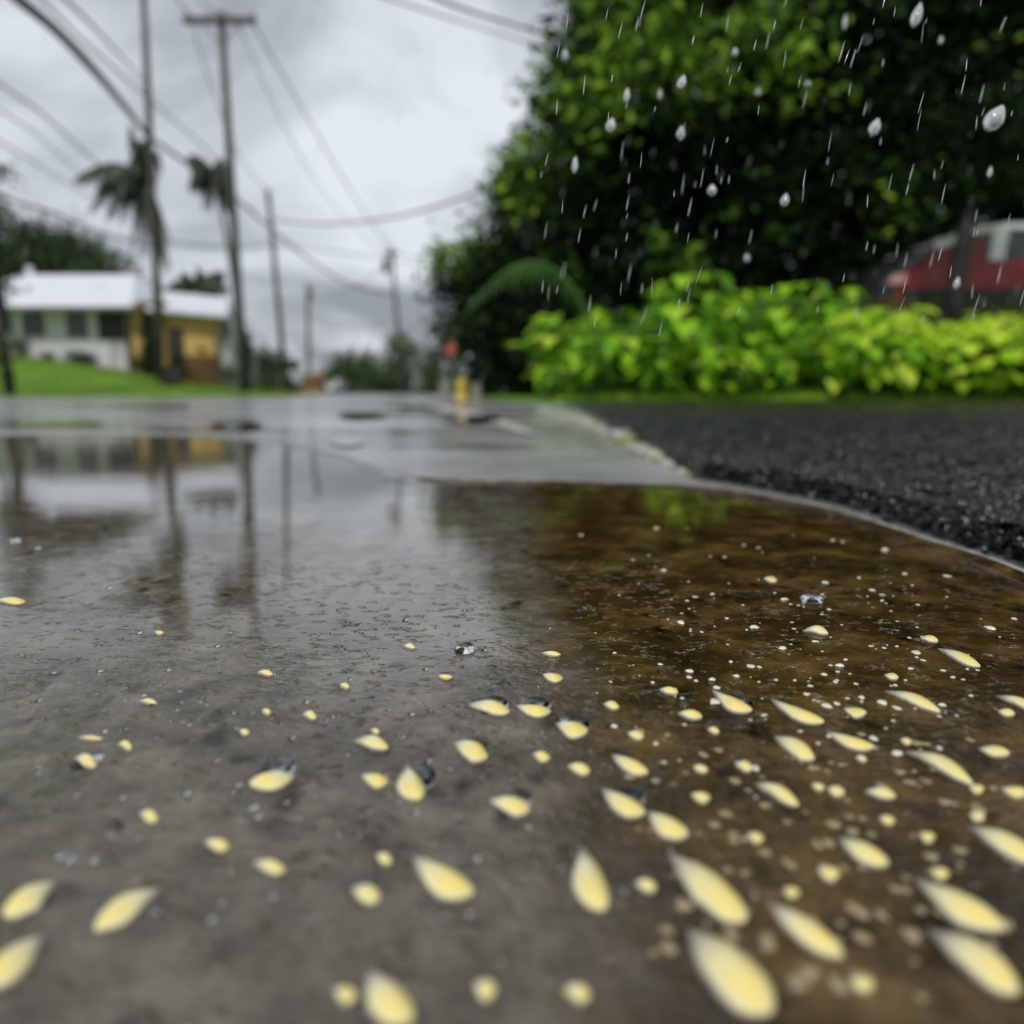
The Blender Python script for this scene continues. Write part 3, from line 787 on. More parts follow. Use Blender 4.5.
palm('palm crown of short curled fronds just left of the crossarm pole', (212, 170), (240, 360), 31,
     [(-0.7, 0.4, 0, 0.8), (-0.8, -0.5, .1, 0.8), (-0.3, -1.0, 0, .95), (0.4, -1.0, 0, 1), (0.2, -1.0, .3, .9), (-.6, -.7, -.3, .8), (0.3, .5, .2, .6), (0.6, -0.8, -.2, .9)], 1.5, 0.5, 0.09)
palm('short palm rising behind the roof of the yellow wing', (196, 288), (200, 365), 42,
     [(-1.0, -0.1, 0, 1), (1.0, -0.05, 0, 1), (0.8, .5, .2, 1), (-0.5, .6, 0, .8), (.95, -.6, .1, .9), (-.9, -.5, .2, .9), (.1, .8, 0, .8), (.5, -.8, -.4, .8)], 1.7, 0.5, 0.12)

# ------------------------------------------------------------------ left background trees
def B2(px, py, Y, rpx, dy=None, tone=(0.1, .6)): return B(px, py, Y, rpx, dy, tone)
tree('broadleaf_tree', 'rounded dark tree rising behind the left end of the white roof', 'tree', np.array([P(45, 390, 46)[0], 46, 1.4]),
     [B2(48, 252, 46, 30), B2(14, 262, 46, 28), B2(80, 258, 46, 26), B2(60, 275, 46, 34), B2(15, 285, 46, 34), B2(30, 240, 46, 16)], 0.34, 0.25, M['leaf_far'], 1.5, group='trees behind the white roofed house')
tree('broadleaf_tree', 'lower wispy tree behind the middle of the white roof', 'tree', np.array([P(108, 390, 44)[0], 44, 1.4]),
     [B2(105, 270, 44, 17), B2(122, 264, 44, 11), B2(90, 278, 44, 20), B2(130, 285, 44, 14)], 0.3, 0.15, M['leaf_far'], .8, group='trees behind the white roofed house')
tree('slender_tree', 'dark slender tree cut by the left edge of the photo', 'tree', np.array([P(-3, 390, 21)[0], 21.5, 0.03]),
     [B(-8, 215, 21, 18, None, (0, .4)), B(-6, 250, 21, 17, None, (0, .4)), B(-9, 180, 21, 15, None, (0, .4)), B(-3, 290, 21, 9, None, (0, .5)), B(-4, 355, 21, 11, None, (.3, .9))], 0.2, 0.16, M['leaf_far'], .9)

# ------------------------------------------------------------------ the house
HY = 34.0
def wx(px, Y=HY): return P(px, 350, Y)[0]
def wz(py, Y=HY): return P(512, py, Y)[2]
house = thing('house', 'low white walled house with pale metal roof on the green lawn', 'house', (wx(70), HY + 3, 1.3))
hl = Vector(house.location)
def HB(): return MB()
def hbuild(mb, name, m, parent=None, smooth=False):
    o = mb.build(name, m, parent or house, smooth)
    if parent is None: o.location = -hl
    return o
x0, x1 = wx(-75), wx(128)
h = HB(); h.b2((x0, HY, 0.2), (x1, HY + 7, wz(308))); hbuild(h, 'wall', M['wallwhite'])
# lower masonry band, slightly proud
h = HB(); h.b2((x0, HY - 0.12, 0.3), (wx(112), HY - 0.003, wz(341))); hbuild(h, 'wall_plinth', M['wallwhite'])
# hip roof
def hip(xa, xb, ya, yb, ze, zr, ra, rb, ym):
    V = [(xa, ya, ze), (xb, ya, ze), (xb, yb, ze), (xa, yb, ze), (ra, ym, zr), (rb, ym, zr)]
    V2 = [(a, b_, c - 0.14) for a, b_, c in V[:4]]
    return V + V2, [(0, 1, 5, 4), (1, 2, 5), (2, 3, 4, 5), (3, 0, 4), (0, 6, 7, 1), (1, 7, 8, 2), (2, 8, 9, 3), (3, 9, 6, 0), (6, 9, 8, 7)]
h = HB(); h.add(*hip(wx(-80), wx(146) , HY - 1.0, HY + 8, wz(306, HY - 1), wz(274, HY + 3), wx(28, HY + 3), wx(138, HY + 3), HY + 3.2)); hbuild(h, 'roof', M['roofwhite'])
h = HB()
for px in range(-60, 140, 9):
    pass
h.b2((wx(-80), HY - 1.02, wz(309.5, HY - 1)), (wx(146), HY - 0.9, wz(306.5, HY - 1))); hbuild(h, 'gutter', M['metalgrey'])
for (a, b_, c, d) in [(26, 46, 312, 336), (70, 88, 312, 338), (-40, -20, 312, 336), (2, 14, 314, 334)]:
    h = HB(); xa, xb, za, zb = wx(a), wx(b_), wz(d), wz(c); yy = HY - 0.05
    h.b2((xa - .07, yy, za - .07), (xb + .07, HY - .002, za)); h.b2((xa - .07, yy, zb), (xb + .07, HY - .002, zb + .07))
    h.b2((xa - .07, yy, za), (xa, HY - .002, zb)); h.b2((xb, yy, za), (xb + .07, HY - .002, zb))
    h.b2(((xa + xb) / 2 - .025, yy, za), ((xa + xb) / 2 + .025, HY - .002, zb))
    w = hbuild(h, 'window', M['frame'])
    g = HB(); g.b2((xa + .003, HY - .02, za + .003), (xb - .003, HY + .01 - .012, zb - .003)); g.build('pane', M['glass'], w)
# dark panel painting the shade of an opening beside the yellow wing
h = HB(); h.b2((wx(100), HY - 0.04, wz(340)), (wx(127), HY - 0.004, wz(312))); hbuild(h, 'opening_shade_panel', M['darkdoor'])
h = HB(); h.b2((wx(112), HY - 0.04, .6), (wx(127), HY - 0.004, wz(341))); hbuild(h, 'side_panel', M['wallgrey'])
# recessed tan wall and two yellow porch columns
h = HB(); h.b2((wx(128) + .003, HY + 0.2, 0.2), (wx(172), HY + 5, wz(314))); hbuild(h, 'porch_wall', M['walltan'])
for a, b_ in ((137, 149), (156, 171)):
    h = HB(); h.b2((wx(a), HY - .35, 0.5), (wx(b_), HY - .05, wz(311))); h.b2((wx(a) - .06, HY - .41, wz(311)), (wx(b_) + .06, HY + .01, wz(308))); hbuild(h, 'column', M['wallyellow'])
h = HB(); h.b2((wx(128), HY - .45, wz(308) + .003), (wx(172), HY + .3, wz(303))); hbuild(h, 'porch_beam', M['walltan'])
# yellow wing
yb = HB(); Yy = HY - .3
yb.b2((wx(172), Yy, wz(356)), (wx(218), HY + 1.7, wz(316))); hbuild(yb, 'wing_wall', M['wallyellow'])
h = HB(); h.b2((wx(186), Yy - .03, 0.1), (wx(218) + .02, HY + 1.68, wz(356) - .003)); hbuild(h, 'foundation', M['foundation'])
h = HB(); h.b2((wx(172) + .01, Yy + .2, 0.1), (wx(186) - .01, Yy + .6, wz(356) - .003)); hbuild(h, 'entry_step', M['darkdoor'])
h = HB(); h.b2((wx(172.5), Yy - .05, wz(356)), (wx(187), Yy - .003, wz(329))); d = hbuild(h, 'door', M['darkdoor'])
g = HB(); g.b2((wx(175), Yy - .07, wz(342)), (wx(185), Yy - .053, wz(333))); g.build('pane', M['glass'], d)
h = HB(); h.b2((wx(202), Yy - .08, wz(352)), (wx(207), Yy - .003, wz(348))); hbuild(h, 'wall_lamp', M['darkdoor'])
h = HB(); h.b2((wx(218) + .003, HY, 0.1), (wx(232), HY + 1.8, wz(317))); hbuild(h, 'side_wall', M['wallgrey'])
h = HB(); h.b2((wx(223), HY - .04, wz(338)), (wx(230), HY - .003, wz(324))); hbuild(h, 'window', M['glass'])
h = HB()
V = [(wx(158, HY - .9), HY - .9, wz(311, HY - .9)), (wx(242, HY - .9), HY - .9, wz(319, HY - .9)), (wx(236), HY + 5.5, wz(300)), (wx(160), HY + 5.5, wz(292)),]
V = [(wx(158), HY - .9, wz(310)), (wx(238), HY - .9, wz(317)), (wx(230, HY + 2), HY + 2, wz(298, HY + 2)), (wx(163, HY + 2), HY + 2, wz(291, HY + 2)), (wx(240, HY + 2.6), HY + 2.6, wz(317)), (wx(158, HY + 5.3), HY + 5.3, wz(312))]
Vb = [(a, b_, c - .12) for a, b_, c in V]
h.add(V + Vb, [(0, 1, 2, 3), (3, 2, 4, 5), (0, 6, 7, 1), (1, 7, 8, 2), (2, 8, 10, 4), (4, 10, 11, 5), (5, 11, 9, 3), (3, 9, 6, 0), (6, 9, 8, 7), (9, 11, 10, 8)])
hbuild(h, 'wing_roof', M['roofwhite'])
h = HB(); h.tube([(wx(34, HY + 3), HY + 3.2, wz(276, HY + 3)), (wx(34, HY + 3), HY + 3.2, wz(266, HY + 3))], .16, 10); hbuild(h, 'roof_vent', M['roofwhite'])

def shrub(label, px, py, Y, rp, tone, m=None, leaf=.12):
    x = P(px, 390, Y)[0]; z = float(gh(x, Y)); zt = P(px, py, Y)[2]; r = rp * Y / F; hh = max(.3, zt - z)
    t = thing('shrub', label, 'shrub', (x, Y, z), 'shrubs round the house')
    mb = MB(); crown(mb, [((0, 0, hh * .5), (r, r * .7, hh * .5), tone), ((r * .4, 0, hh * .4), (r * .6, r * .5, hh * .4), tone)], leaf, 1.0); mb.build('foliage', m or M['leaf_far'], t)
    b = MB(); b.tube([(0, 0, -.05), (0.02, 0, hh * .7)], [.03, .015], 6); b.build('stem', M['bark'], t)
shrub('dark round shrub against the white wall near the left edge', 20, 337, 33.2, 10, (0, .25))
shrub('low dark shrub under the second window of the white wall', 83, 352, 33.2, 14, (0, .3))
shrub('small shrub at the foot of the white wall between the windows', 50, 356, 33.3, 6, (0, .4))
shrub('dark shrub at the foot of the first yellow column', 140, 352, 33.0, 7, (0, .3))
shrub('leafy shrub climbing beside the entry of the yellow wing', 181, 352, 33.0, 6, (0, .2))
shrub('dark bush between the porch column and the roofs', 152, 300, 33.4, 7, (0, .2))
shrub('low green shrub at the foot of the grey side wall', 228, 366, 32.5, 10, (.3, .8))
shrub('tall dark hedge shrub behind the crossarm pole foot', 246, 322, 31.5, 6, (0, .25))
shrub('dark bush right of the crossarm pole', 262, 340, 40, 12, (.0, .5))
shrub('broad bush between the two poles beyond the house', 276, 345, 44, 14, (.2, .7))
# black bin on the lawn
bx = P(172, 390, 24); bz = float(gh(bx[0], 24))
t = thing('wheelie_bin', 'black bin standing on the lawn below the yellow wing', 'bin', (bx[0], 24, bz))
b = MB(); b.box((0, 0, .28), (.36, .36, .5), taper=1.15); b.build('body', M['binplastic'], t)
b = MB(); b.box((0, -.02, .555), (.44, .46, .05)); b.box((0, .2, .54), (.3, .05, .05)); b.build('lid', M['binplastic'], t)
for s in (-1, 1):
    b = MB(); b.tube([(s * .2, .16, .07), (s * .25, .16, .07)], .07, 12); b.build('wheel', M['rubber'], t)

# ------------------------------------------------------------------ utility poles
def pole(label, tpx, bpx, Y, r, arm=None, extra=None):
    a = Vector(P(*tpx, Y)); b_ = Vector(P(*bpx, Y)); b_.z = float(gh(b_.x, b_.y))
    t = thing('utility_pole', label, 'pole', b_, 'utility poles along the left verge')
    rel = a - b_
    m = MB(); r *= .84; m.tube([rel * s for s in (-.02, .3, .6, 1)], [r * 1.15, r * 1.05, r * .95, r * .8], 12); m.build('shaft', M['wood'], t, smooth=True)
    if arm:
        for (dz, wl, wr) in arm:
            c = rel + Vector((0, -r - .05, -dz))
            m = MB(); m.b2((c.x - wl, c.y - .05, c.z - .08), (c.x + wr, c.y + .05, c.z + .08)); ar = m.build('crossarm', M['wood'], t)
            for xx in np.linspace(-wl + .08, wr - .08, 4):
                i = MB(); i.tube([(c.x + xx, c.y, c.z + .08), (c.x + xx, c.y, c.z + .16), (c.x + xx, c.y, c.z + .2), (c.x + xx, c.y, c.z + .27)], [.02, .045, .06, .03], 8); i.build('insulator', M['frame'], ar)
            i = MB(); i.tube([(c.x - wl * .55, c.y + .02, c.z - .05), (rel.x, rel.y - r * .8, c.z - .6)], .02, 6); i.tube([(c.x + wr * .55, c.y + .02, c.z - .05), (rel.x, rel.y - r * .8, c.z - .6)], .02, 6); i.build('brace', M['metalgrey'], t)
    if extra:
        for (dx, dz, rr, hh) in extra:
            c = rel + Vector((dx, -.1, -dz))
            m = MB(); m.tube([c, c + Vector((0, 0, .06)), c + Vector((0, 0, hh)), c + Vector((0, 0, hh + .08))], [rr * .9, rr, rr, rr * .6], 12)
            m.build('transformer', M['metalgrey'], t, smooth=False)
    return t, a
pole('nearest tall pole on the lawn, its top above the photo', (141, -60), (160, 372), 25, .125)
pole('tall wooden pole with a wide crossarm near its top', (221, 12), (244, 388), 23, .14, arm=[(0.28, .95, .98)])
pole('leaning bare pole right of the crossarm pole', (268, 190), (286, 390), 36, .14, extra=[(.02, .5, .12, .4)])
pole('small distant pole with a box at its top', (308, 284), (309, 392), 62, .19, extra=[(.12, 1.2, .26, .8)])
pole('distant pole with a transformer over the far round tree', (391, 246), (403, 392), 52, .15, arm=[(.5, .5, .5)], extra=[(-.36, 1.7, .22, .8)])

# ------------------------------------------------------------------ cables
def cable(label, pts, r, group='overhead cables'):
    Q = [P(*p) for p in catmull(pts, 10)]
    o = MB().tube(Q, r, 6).build('overhead_cable', M['cable'], smooth=True)
    rebase(o); tag(o, label, 'cable', group)
cable('thick black cable sweeping from the top left corner to the nearest pole', [(-30, -42, 6.0), (12, -6, 7.2), (60, 34, 9.5), (106, 84, 14), (148, 136, 25)], [.042 + .0007 * i for i in range(41)])
cable('cable running on from the nearest pole across to the far transformer pole', [(148, 136, 25), (230, 194, 25), (268, 226, 36), (310, 260, 40), (350, 284, 46), (392, 294, 52)], .05)
cable('second cable left of the crossarm pole dropping from the top edge', [(18, -25, 9), (80, 38, 12), (150, 100, 17), (205, 148, 23), (222, 172, 23)], .018)
cable('thin cable just above the thick black cable, top left', [(45, -20, 9), (95, 28, 12), (142, 80, 25)], .02)
cable('steep wire meeting the left end of the crossarm from above', [(160, -25, 12), (182, 5, 17), (192, 20, 23)], .016)
cable('steep wire meeting the middle of the crossarm from above', [(178, -25, 12), (200, 0, 17), (222, 16, 23)], .014)
cable('wire crossing the crossarm pole shaft on its left side', [(192, 22, 23), (206, 70, 28), (236, 150, 32), (268, 192, 36)], .02)
cable('long wire falling from the right end of the crossarm', [(252, 22, 23), (300, 105, 30), (350, 190, 40), (388, 246, 52)], .024)
cable('long wire falling from the crossarm to the transformer pole, lower of the pair', [(238, 24, 23), (280, 118, 28), (322, 190, 34), (384, 258, 52)], .016)
cable('upper of the wires entering at the left edge below the thick cable', [(-20, 72, 12), (40, 112, 15), (100, 165, 20), (150, 200, 25)], .02)
cable('middle of the thin wires entering at the left edge', [(-20, 98, 12), (30, 130, 15), (80, 172, 20), (152, 222, 25)], .014)
cable('lowest of the thin wires entering at the left edge', [(-20, 130, 12), (30, 160, 15), (70, 185, 20), (154, 236, 25)], .014)
cable('sagging cable from the left edge to the house side pole', [(-20, 192, 16), (50, 212, 19), (110, 236, 22), (156, 246, 25)], .03)
cable('faint level wire between the nearest pole and the far pole', [(158, 240, 25), (220, 248, 27), (290, 246, 36), (400, 262, 52), (440, 268, 56)], .024)
cable('cable sagging from the leaning pole up into the big tree', [(272, 220, 36), (330, 224, 32), (400, 216, 26), (470, 195, 21), (530, 168, 17)], .034)
cable('dark wire crossing the top edge above the grey cloud', [(395, -22, 8), (450, 4, 10), (510, 24, 13), (600, 50, 15)], .020)
cable('thin wire just below the dark wire at the top edge', [(350, -14, 8), (430, 12, 10), (500, 34, 13), (590, 62, 15)], .011)
cable('slack wire from the far transformer pole into the small leafy tree', [(392, 252, 52), (420, 258, 40), (450, 264, 28), (480, 266, 19)], .02)
cable('slack wire dipping left of the far transformer pole', [(309, 286, 62), (330, 292, 60), (360, 284, 56), (392, 256, 52)], .03)

# ------------------------------------------------------------------ the far end of the road
far_specs = [
 ('rounded green tree mass right of the smallest pole', 352, 85, [(350, 372, 20), (365, 368, 16), (340, 380, 16), (358, 383, 16)]),
 ('broad bush crown in front of the far transformer pole', 385, 70, [(383, 378, 20), (400, 380, 20), (372, 386, 14), (415, 384, 14)]),
 ('small dark round tree at the foot of the transformer pole', 404, 62, [(402, 345, 12), (400, 358, 13), (410, 352, 9), (398, 370, 10)]),
 ('leafy tree between the transformer pole and the orange sign', 430, 48, [(424, 372, 14), (436, 360, 12), (430, 383, 14), (445, 380, 14)]),
 ('distant tree low behind the parked white van', 262, 78, [(262, 372, 16), (280, 374, 14), (245, 375, 14)]),
 ('faint far tree at the end of the wet road', 325, 130, [(322, 384, 9), (335, 382, 10), (310, 386, 8)]),
]
for lab, px, Y, bl in far_specs:
    x = P(px, 390, Y)[0]
    tree('broadleaf_tree', lab, 'tree', np.array([x, Y, -.03]), [B2(a, b_, Y, r, None, (.15, .8)) for a, b_, r in bl], .0065 * Y, .12, M['leaf_far'], 1.3, group='trees at the far end of the road')
# distant wood on the horizon
mb = MB()
for k in range(70):
    x = rng.uniform(-160, 180); Y = rng.uniform(150, 190)
    if -35 < x < -15: hh = rng.uniform(1.5, 3)
    else: hh = rng.uniform(3, 7)
    crown(mb, [((x, Y, hh * .45), (rng.uniform(4, 8), 3, hh * .55), (.2, .8))], .9, .6)
tag(mb.build('distant_wood', M['leaf_far']), 'low far-off line of trees on the horizon', 'wood', kind='stuff')

# vehicles
def wheel(parent, c, r, w, ax='y'):
    m = MB(); n = 20
    dv = Vector((0, w / 2, 0)) if ax == 'y' else Vector((w / 2, 0, 0)); c = Vector(c)
    prof = [(-1, r * .86), (-.8, r), (.8, r), (1, r * .86)]
    m.tube([c + dv * a for a, _ in prof], [q for _, q in prof], n); wh = m.build('wheel', M['rubber'], parent, smooth=False)
    m = MB(); m.tube([c - dv * 1.04, c + dv * 1.04], r * .58, n); m.build('rim', M['chrome'], wh)

def small_car(label, px, Y, rz, paint, name='parked_car', cat='car', van=False):
    x = P(px, 390, Y)[0]; z = max(0.0, float(gh(x, Y)) + 0.0)
    t = thing(name, label, cat, (x, Y, z), 'vehicles parked far up the road', rz)
    L_, W_, H_ = (4.6, 1.8, 1.9) if van else (4.2, 1.72, 1.45)
    if van: prof = [(-2.3, .35), (-2.3, .95), (-2.15, 1.1), (-1.5, 1.25), (-.9, 1.85), (2.1, 1.9), (2.25, 1.7), (2.3, .35)]
    else: prof = [(-2.1, .32), (-2.1, .7), (-1.95, .82), (-1.1, .92), (-.5, 1.40), (1.1, 1.45), (1.75, 1.0), (2.05, .95), (2.1, .32)]
    m = MB(); m.prism(prof, -W_ / 2, W_ / 2); bd = m.build('body', paint, t)
    bv = bd.modifiers.new('bevel', 'BEVEL'); bv.width = .09; bv.segments = 3
    m = MB()
    zb, zt = (1.2, 1.72) if van else (.95, 1.33)
    for s in (-1, 1):
        y = s * (W_ / 2 + .004)
        for (a, b_) in ([(-1.1, -.2), (-.1, .9), (1.0, 2.0)] if van else [(-.75, .15), (.25, 1.2)]):
            sl = .45 if a < -.6 else 0
            V = [(a, y, zb), (b_, y, zb), (b_, y, zt), (a + sl, y, zt)]
            m2 = [(p[0], p[1] - s * .02, p[2]) for p in V]
            m.add(V + m2, [(0, 1, 2, 3), (4, 7, 6, 5), (0, 4, 5, 1), (1, 5, 6, 2), (2, 6, 7, 3), (3, 7, 4, 0)])
    m.build('side_windows', M['glass'], t)
    m = MB()
    if van: a, b_ = Vector((-1.52, 0, 1.24)), Vector((-.93, 0, 1.83))
    else: a, b_ = Vector((-1.08, 0, .95)), Vector((-.55, 0, 1.37))
    n = Vector((-(b_.z - a.z), 0, (b_.x - a.x))).normalized() * .012
    V = [a + n + Vector((0, -.72, 0)), a + n + Vector((0, .72, 0)), b_ + n + Vector((0, .66, 0)), b_ + n + Vector((0, -.66, 0))]
    V += [v - n * 1.5 for v in V]
    m.add([tuple(v) for v in V], [(0, 1, 2, 3), (4, 7, 6, 5), (0, 4, 5, 1), (1, 5, 6, 2), (2, 6, 7, 3), (3, 7, 4, 0)]); m.build('windscreen', M['glass'], t)
    for s in (-1, 1):
        m = MB(); m.b2((-2.34 if van else -2.13, s * .62 - .16, .68), (-2.25 if van else -2.05, s * .62 + .16, .82)); m.build('headlight', M['frame'], t)
        for xx in (-1.35, 1.35): wheel(t, (xx, s * (W_ / 2 - .08), .32), .32, .2)
    return t
small_car('white van parked beside the foot of the leaning pole', 262, 46, R(58), M['carwhite'], 'parked_van', 'van', True)
small_car('small white car far up the road beside the round tree', 333, 82, R(80), M['carwhite'])
small_car('white car half hidden by trees left of the orange sign', 436, 58, R(75), M['carwhite'], van=True)
# little orange-brown kiosk behind the van
kx = P(302, 390, 60)[0]
t = thing('kiosk', 'small orange brown roadside hut right of the parked van', 'hut', (kx, 60, -.03))
b = MB(); b.b2((-1.6, -1, 0), (1.6, 1, 1.1)); b.build('wall', M['orangewall'], t)
b = MB(); b.add([(-1.9, -1.3, 1.05), (1.9, -1.3, .98), (1.9, 1.3, .98), (-1.9, 1.3, 1.05), (-1.7, 0, 1.6), (1.7, 0, 1.5)], [(0, 1, 5, 4), (3, 4, 5, 2), (0, 4, 3), (1, 2, 5), (0, 3, 2, 1)]); b.build('roof', M['foundation'], t)
b = MB(); b.b2((-.5, -1.03, .02), (.2, -1.003, .9)); b.build('door', M['darkdoor'], t)

# orange diamond sign, yellow bollard and a pale marker post by the right verge
def put(px, Y): x = P(px, 390, Y)[0]; return (x, Y, 0.0)
t = thing('road_sign', 'orange red diamond sign on a grey post left of the dark trees', 'sign', put(450, 17))
zc = P(452, 349, 17)[2]
b = MB(); b.tube([(0, 0, -.03), (0.01, 0, zc + .2)], .025, 8); b.build('post', M['metalgrey'], t)
b = MB(); s = .17; b.add([(0.03 - s * .8, -.035, zc), (.03, -.035, zc - s), (.03 + s * .8, -.035, zc), (.03, -.035, zc + s), (0.03 - s * .8, -.027, zc), (.03, -.027, zc - s), (.03 + s * .8, -.027, zc), (.03, -.027, zc + s)],
       [(0, 1, 2, 3), (4, 7, 6, 5), (0, 4, 5, 1), (1, 5, 6, 2), (2, 6, 7, 3), (3, 7, 4, 0)]); b.build('sign_plate', M['orangepaint'], t)
t = thing('bollard', 'stout yellow bollard standing by the right verge under the sign', 'bollard', put(462, 13))
b = MB(); b.tube([(0, 0, -.03), (0, 0, .02), (0, 0, .24), (0, 0, .30), (0, 0, .33)], [.12, .10, .095, .08, .03], 14); b.build('post', M['yellowpaint'], t, smooth=True)
b = MB(); b.tube([(0, 0, .16), (0, 0, .205)], .1015, 14); b.build('band', M['orangepaint'], t)
t = thing('marker_post', 'pale concrete marker post right of the yellow bollard', 'post', put(476, 12))
b = MB(); b.box((0, 0, .09), (.16, .12, .26), taper=.8); o = b.build('post', M['concrete'], t)
b = MB(); b.box((0, 0, .235), (.10, .08, .03), taper=.5); b.build('cap', M['concrete'], t)
t = thing('marker_post', 'low grey concrete block left of the yellow bollard', 'block', put(445, 14))
b = MB(); b.box((0, 0, .14), (.18, .2, .34), taper=.75); b.build('block', M['concrete'], t)

# ------------------------------------------------------------------ the red and white car on the bank
CY = 12.6
def cxp(px): return P(px, 260, CY)[0]
def czp(py): return P(900, py, CY)[2]
bz = czp(222) - 1.62
car = thing('parked_car', 'red car with white roof and pillars parked on the bank above the plants', 'car', (cxp(872) + 2.1, CY + .85, bz))
cl = Vector(car.location)
def cb(mb, name, m, parent=None, bev=0, smooth=False):
    o = mb.build(name, m, parent or car, smooth)
    if parent is None: o.location = -cl
    if bev:
        q = o.modifiers.new('bevel', 'BEVEL'); q.width = bev; q.segments = 3
    return o
X0 = cxp(884)
def prof(pts): return [(X0 + a, bz + b_) for a, b_ in pts]
W0, W1 = CY, CY + 1.7
m = MB(); m.prism(prof([(0.02, .30), (0.0, .55), (.10, .78), (.42, .98), (.75, 1.06), (2.3, 1.08), (3.9, 1.02), (4.15, .85), (4.2, .30), (3.75, .28), (3.6, .55), (3.1, .6), (2.85, .28), (1.25, .28), (1.1, .55), (.65, .6), (.45, .28)]), W0, W1); cb(m, 'body', M['carred'], bev=.05)
# cabin: glass core with roof skin and pillars proud of it
m = MB(); m.prism(prof([(.55, 1.0), (.95, 1.36), (1.35, 1.52), (1.9, 1.57), (3.0, 1.55), (3.7, 1.05)]), W0 + .07, W1 - .07); cb(m, 'cabin_glass', M['glass'], bev=.04)
m = MB(); m.prism(prof([(.88, 1.37), (1.28, 1.545), (1.9, 1.62), (3.0, 1.60), (3.12, 1.48), (3.0, 1.50), (1.9, 1.51), (1.35, 1.44), (.98, 1.27)]), W0 + .02, W1 - .02); cb(m, 'roof', M['carwhite'], bev=.03)
for pts in ([(.30, 1.0), (.98, 1.28), (.86, 1.40), (.20, .98)], [(1.62, 1.06), (1.86, 1.06), (1.90, 1.52), (1.66, 1.52)], [(2.72, 1.06), (2.86, 1.06), (2.86, 1.52), (2.74, 1.52)], [(3.55, 1.05), (3.75, 1.05), (3.06, 1.56), (2.96, 1.50)]):
    m = MB(); m.prism(prof(pts), W0 + .03, W0 + .09); cb(m, 'pillar', M['carwhite'], bev=.012)
    m = MB(); m.prism(prof(pts), W1 - .09, W1 - .03); cb(m, 'pillar', M['carwhite'], bev=.012)
m = MB(); m.prism(prof([(.50, 1.02), (1.58, 1.06), (1.58, 1.38), (.98, 1.26)]), W0 + .045, W0 + .085); cb(m, 'rear_quarter_panel', M['carred'], bev=.01)
m = MB(); m.prism(prof([(0.46, .30), (3.9, .30), (3.9, .66), (.26, .64)]), W0 - .02, W0 + .02); cb(m, 'sill_trim', M['trimblack'], bev=.01)
m = MB(); m.prism(prof([(-.03, .5), (.16, .5), (.34, .92), (.80, 1.22), (.74, 1.31), (.24, 1.02), (-.02, .74)]), W0 - .012, W1 + .012); cb(m, 'rear_window', M['glass'], bev=.01)
m = MB(); m.prism(prof([(-.06, .34), (.14, .34), (.14, .60), (-.05, .58)]), W0 + .05, W1 - .05); cb(m, 'bumper', M['trimblack'], bev=.03)
m = MB(); m.prism(prof([(2.2, .86), (2.5, .86), (2.5, .96), (2.2, .96)]), W0 - .03, W0 - .003); cb(m, 'door_handle', M['lampglass'], bev=.01)
m = MB(); m.prism(prof([(.06, .70), (.34, .72), (.36, .88), (.14, .84)]), W0 - .015, W0 + .05); cb(m, 'tail_light', M['lampglass'], bev=.01)
for xx in (1.61, 2.62):
    m = MB(); m.prism(prof([(xx, .62), (xx + .012, .62), (xx + .012, 1.04), (xx, 1.04)]), W0 - .002, W0 + .004); cb(m, 'door_seam', M['trimblack'])
for xx in (.86, 3.35):
    for yy in (W0 + .12, W1 - .12):
        wheel(car, Vector((X0 + xx, yy, bz + .32)) - cl, .32, .22)
# the bank under the car: a gravel parking pad
mbp = MB(); mbp.b2((X0 - .6, CY - .5, bz - .5), (X0 + 6, CY + 2.6, bz)); o = mbp.build('parking_pad', M['ground']); tag(o, kind='structure')

# ------------------------------------------------------------------ petals
def petal_mat():
    m, nt, b = mat('wet_yellow_petal')
    L = nt.links.new
    a = N(nt, 'ShaderNodeAttribute', attribute_name='var')
    tc = N(nt, 'ShaderNodeTexCoord')
    n = N(nt, 'ShaderNodeTexNoise', Scale=260, Detail=3); L(tc.outputs['Object'], n.inputs['Vector'])
    md_ = N(nt, 'ShaderNodeMath', operation='MULTIPLY_ADD'); L(n.outputs['Fac'], md_.inputs[0]); md_.inputs[1].default_value = 0.25; L(a.outputs['Fac'], md_.inputs[2])
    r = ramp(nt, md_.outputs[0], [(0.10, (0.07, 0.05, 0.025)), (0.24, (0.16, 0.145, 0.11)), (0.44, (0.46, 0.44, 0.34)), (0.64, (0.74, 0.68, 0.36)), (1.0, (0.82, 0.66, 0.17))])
    L(r.outputs[0], b.inputs['Base Color'])
    b.inputs['Roughness'].default_value = 0.28
    b.inputs['Coat Weight'].default_value = 0.9; b.inputs['Coat Roughness'].default_value = 0.03
    tr = N(nt, 'ShaderNodeBsdfTransparent'); mxs = N(nt, 'ShaderNodeMixShader')
    fr = N(nt, 'ShaderNodeMapRange', interpolation_type='SMOOTHSTEP'); L(md_.outputs[0], fr.inputs[0]); fr.inputs[1].default_value = 0.62; fr.inputs[2].default_value = 0.22; fr.inputs[3].default_value = 0.0; fr.inputs[4].default_value = 0.35
    L(fr.outputs[0], mxs.inputs[0]); L(b.outputs[0], mxs.inputs[1]); L(tr.outputs[0], mxs.inputs[2]); L(mxs.outputs[0], nt.nodes['Material Output'].inputs[0])
    return m
M['petal'] = petal_mat()
PZ = 0.0035
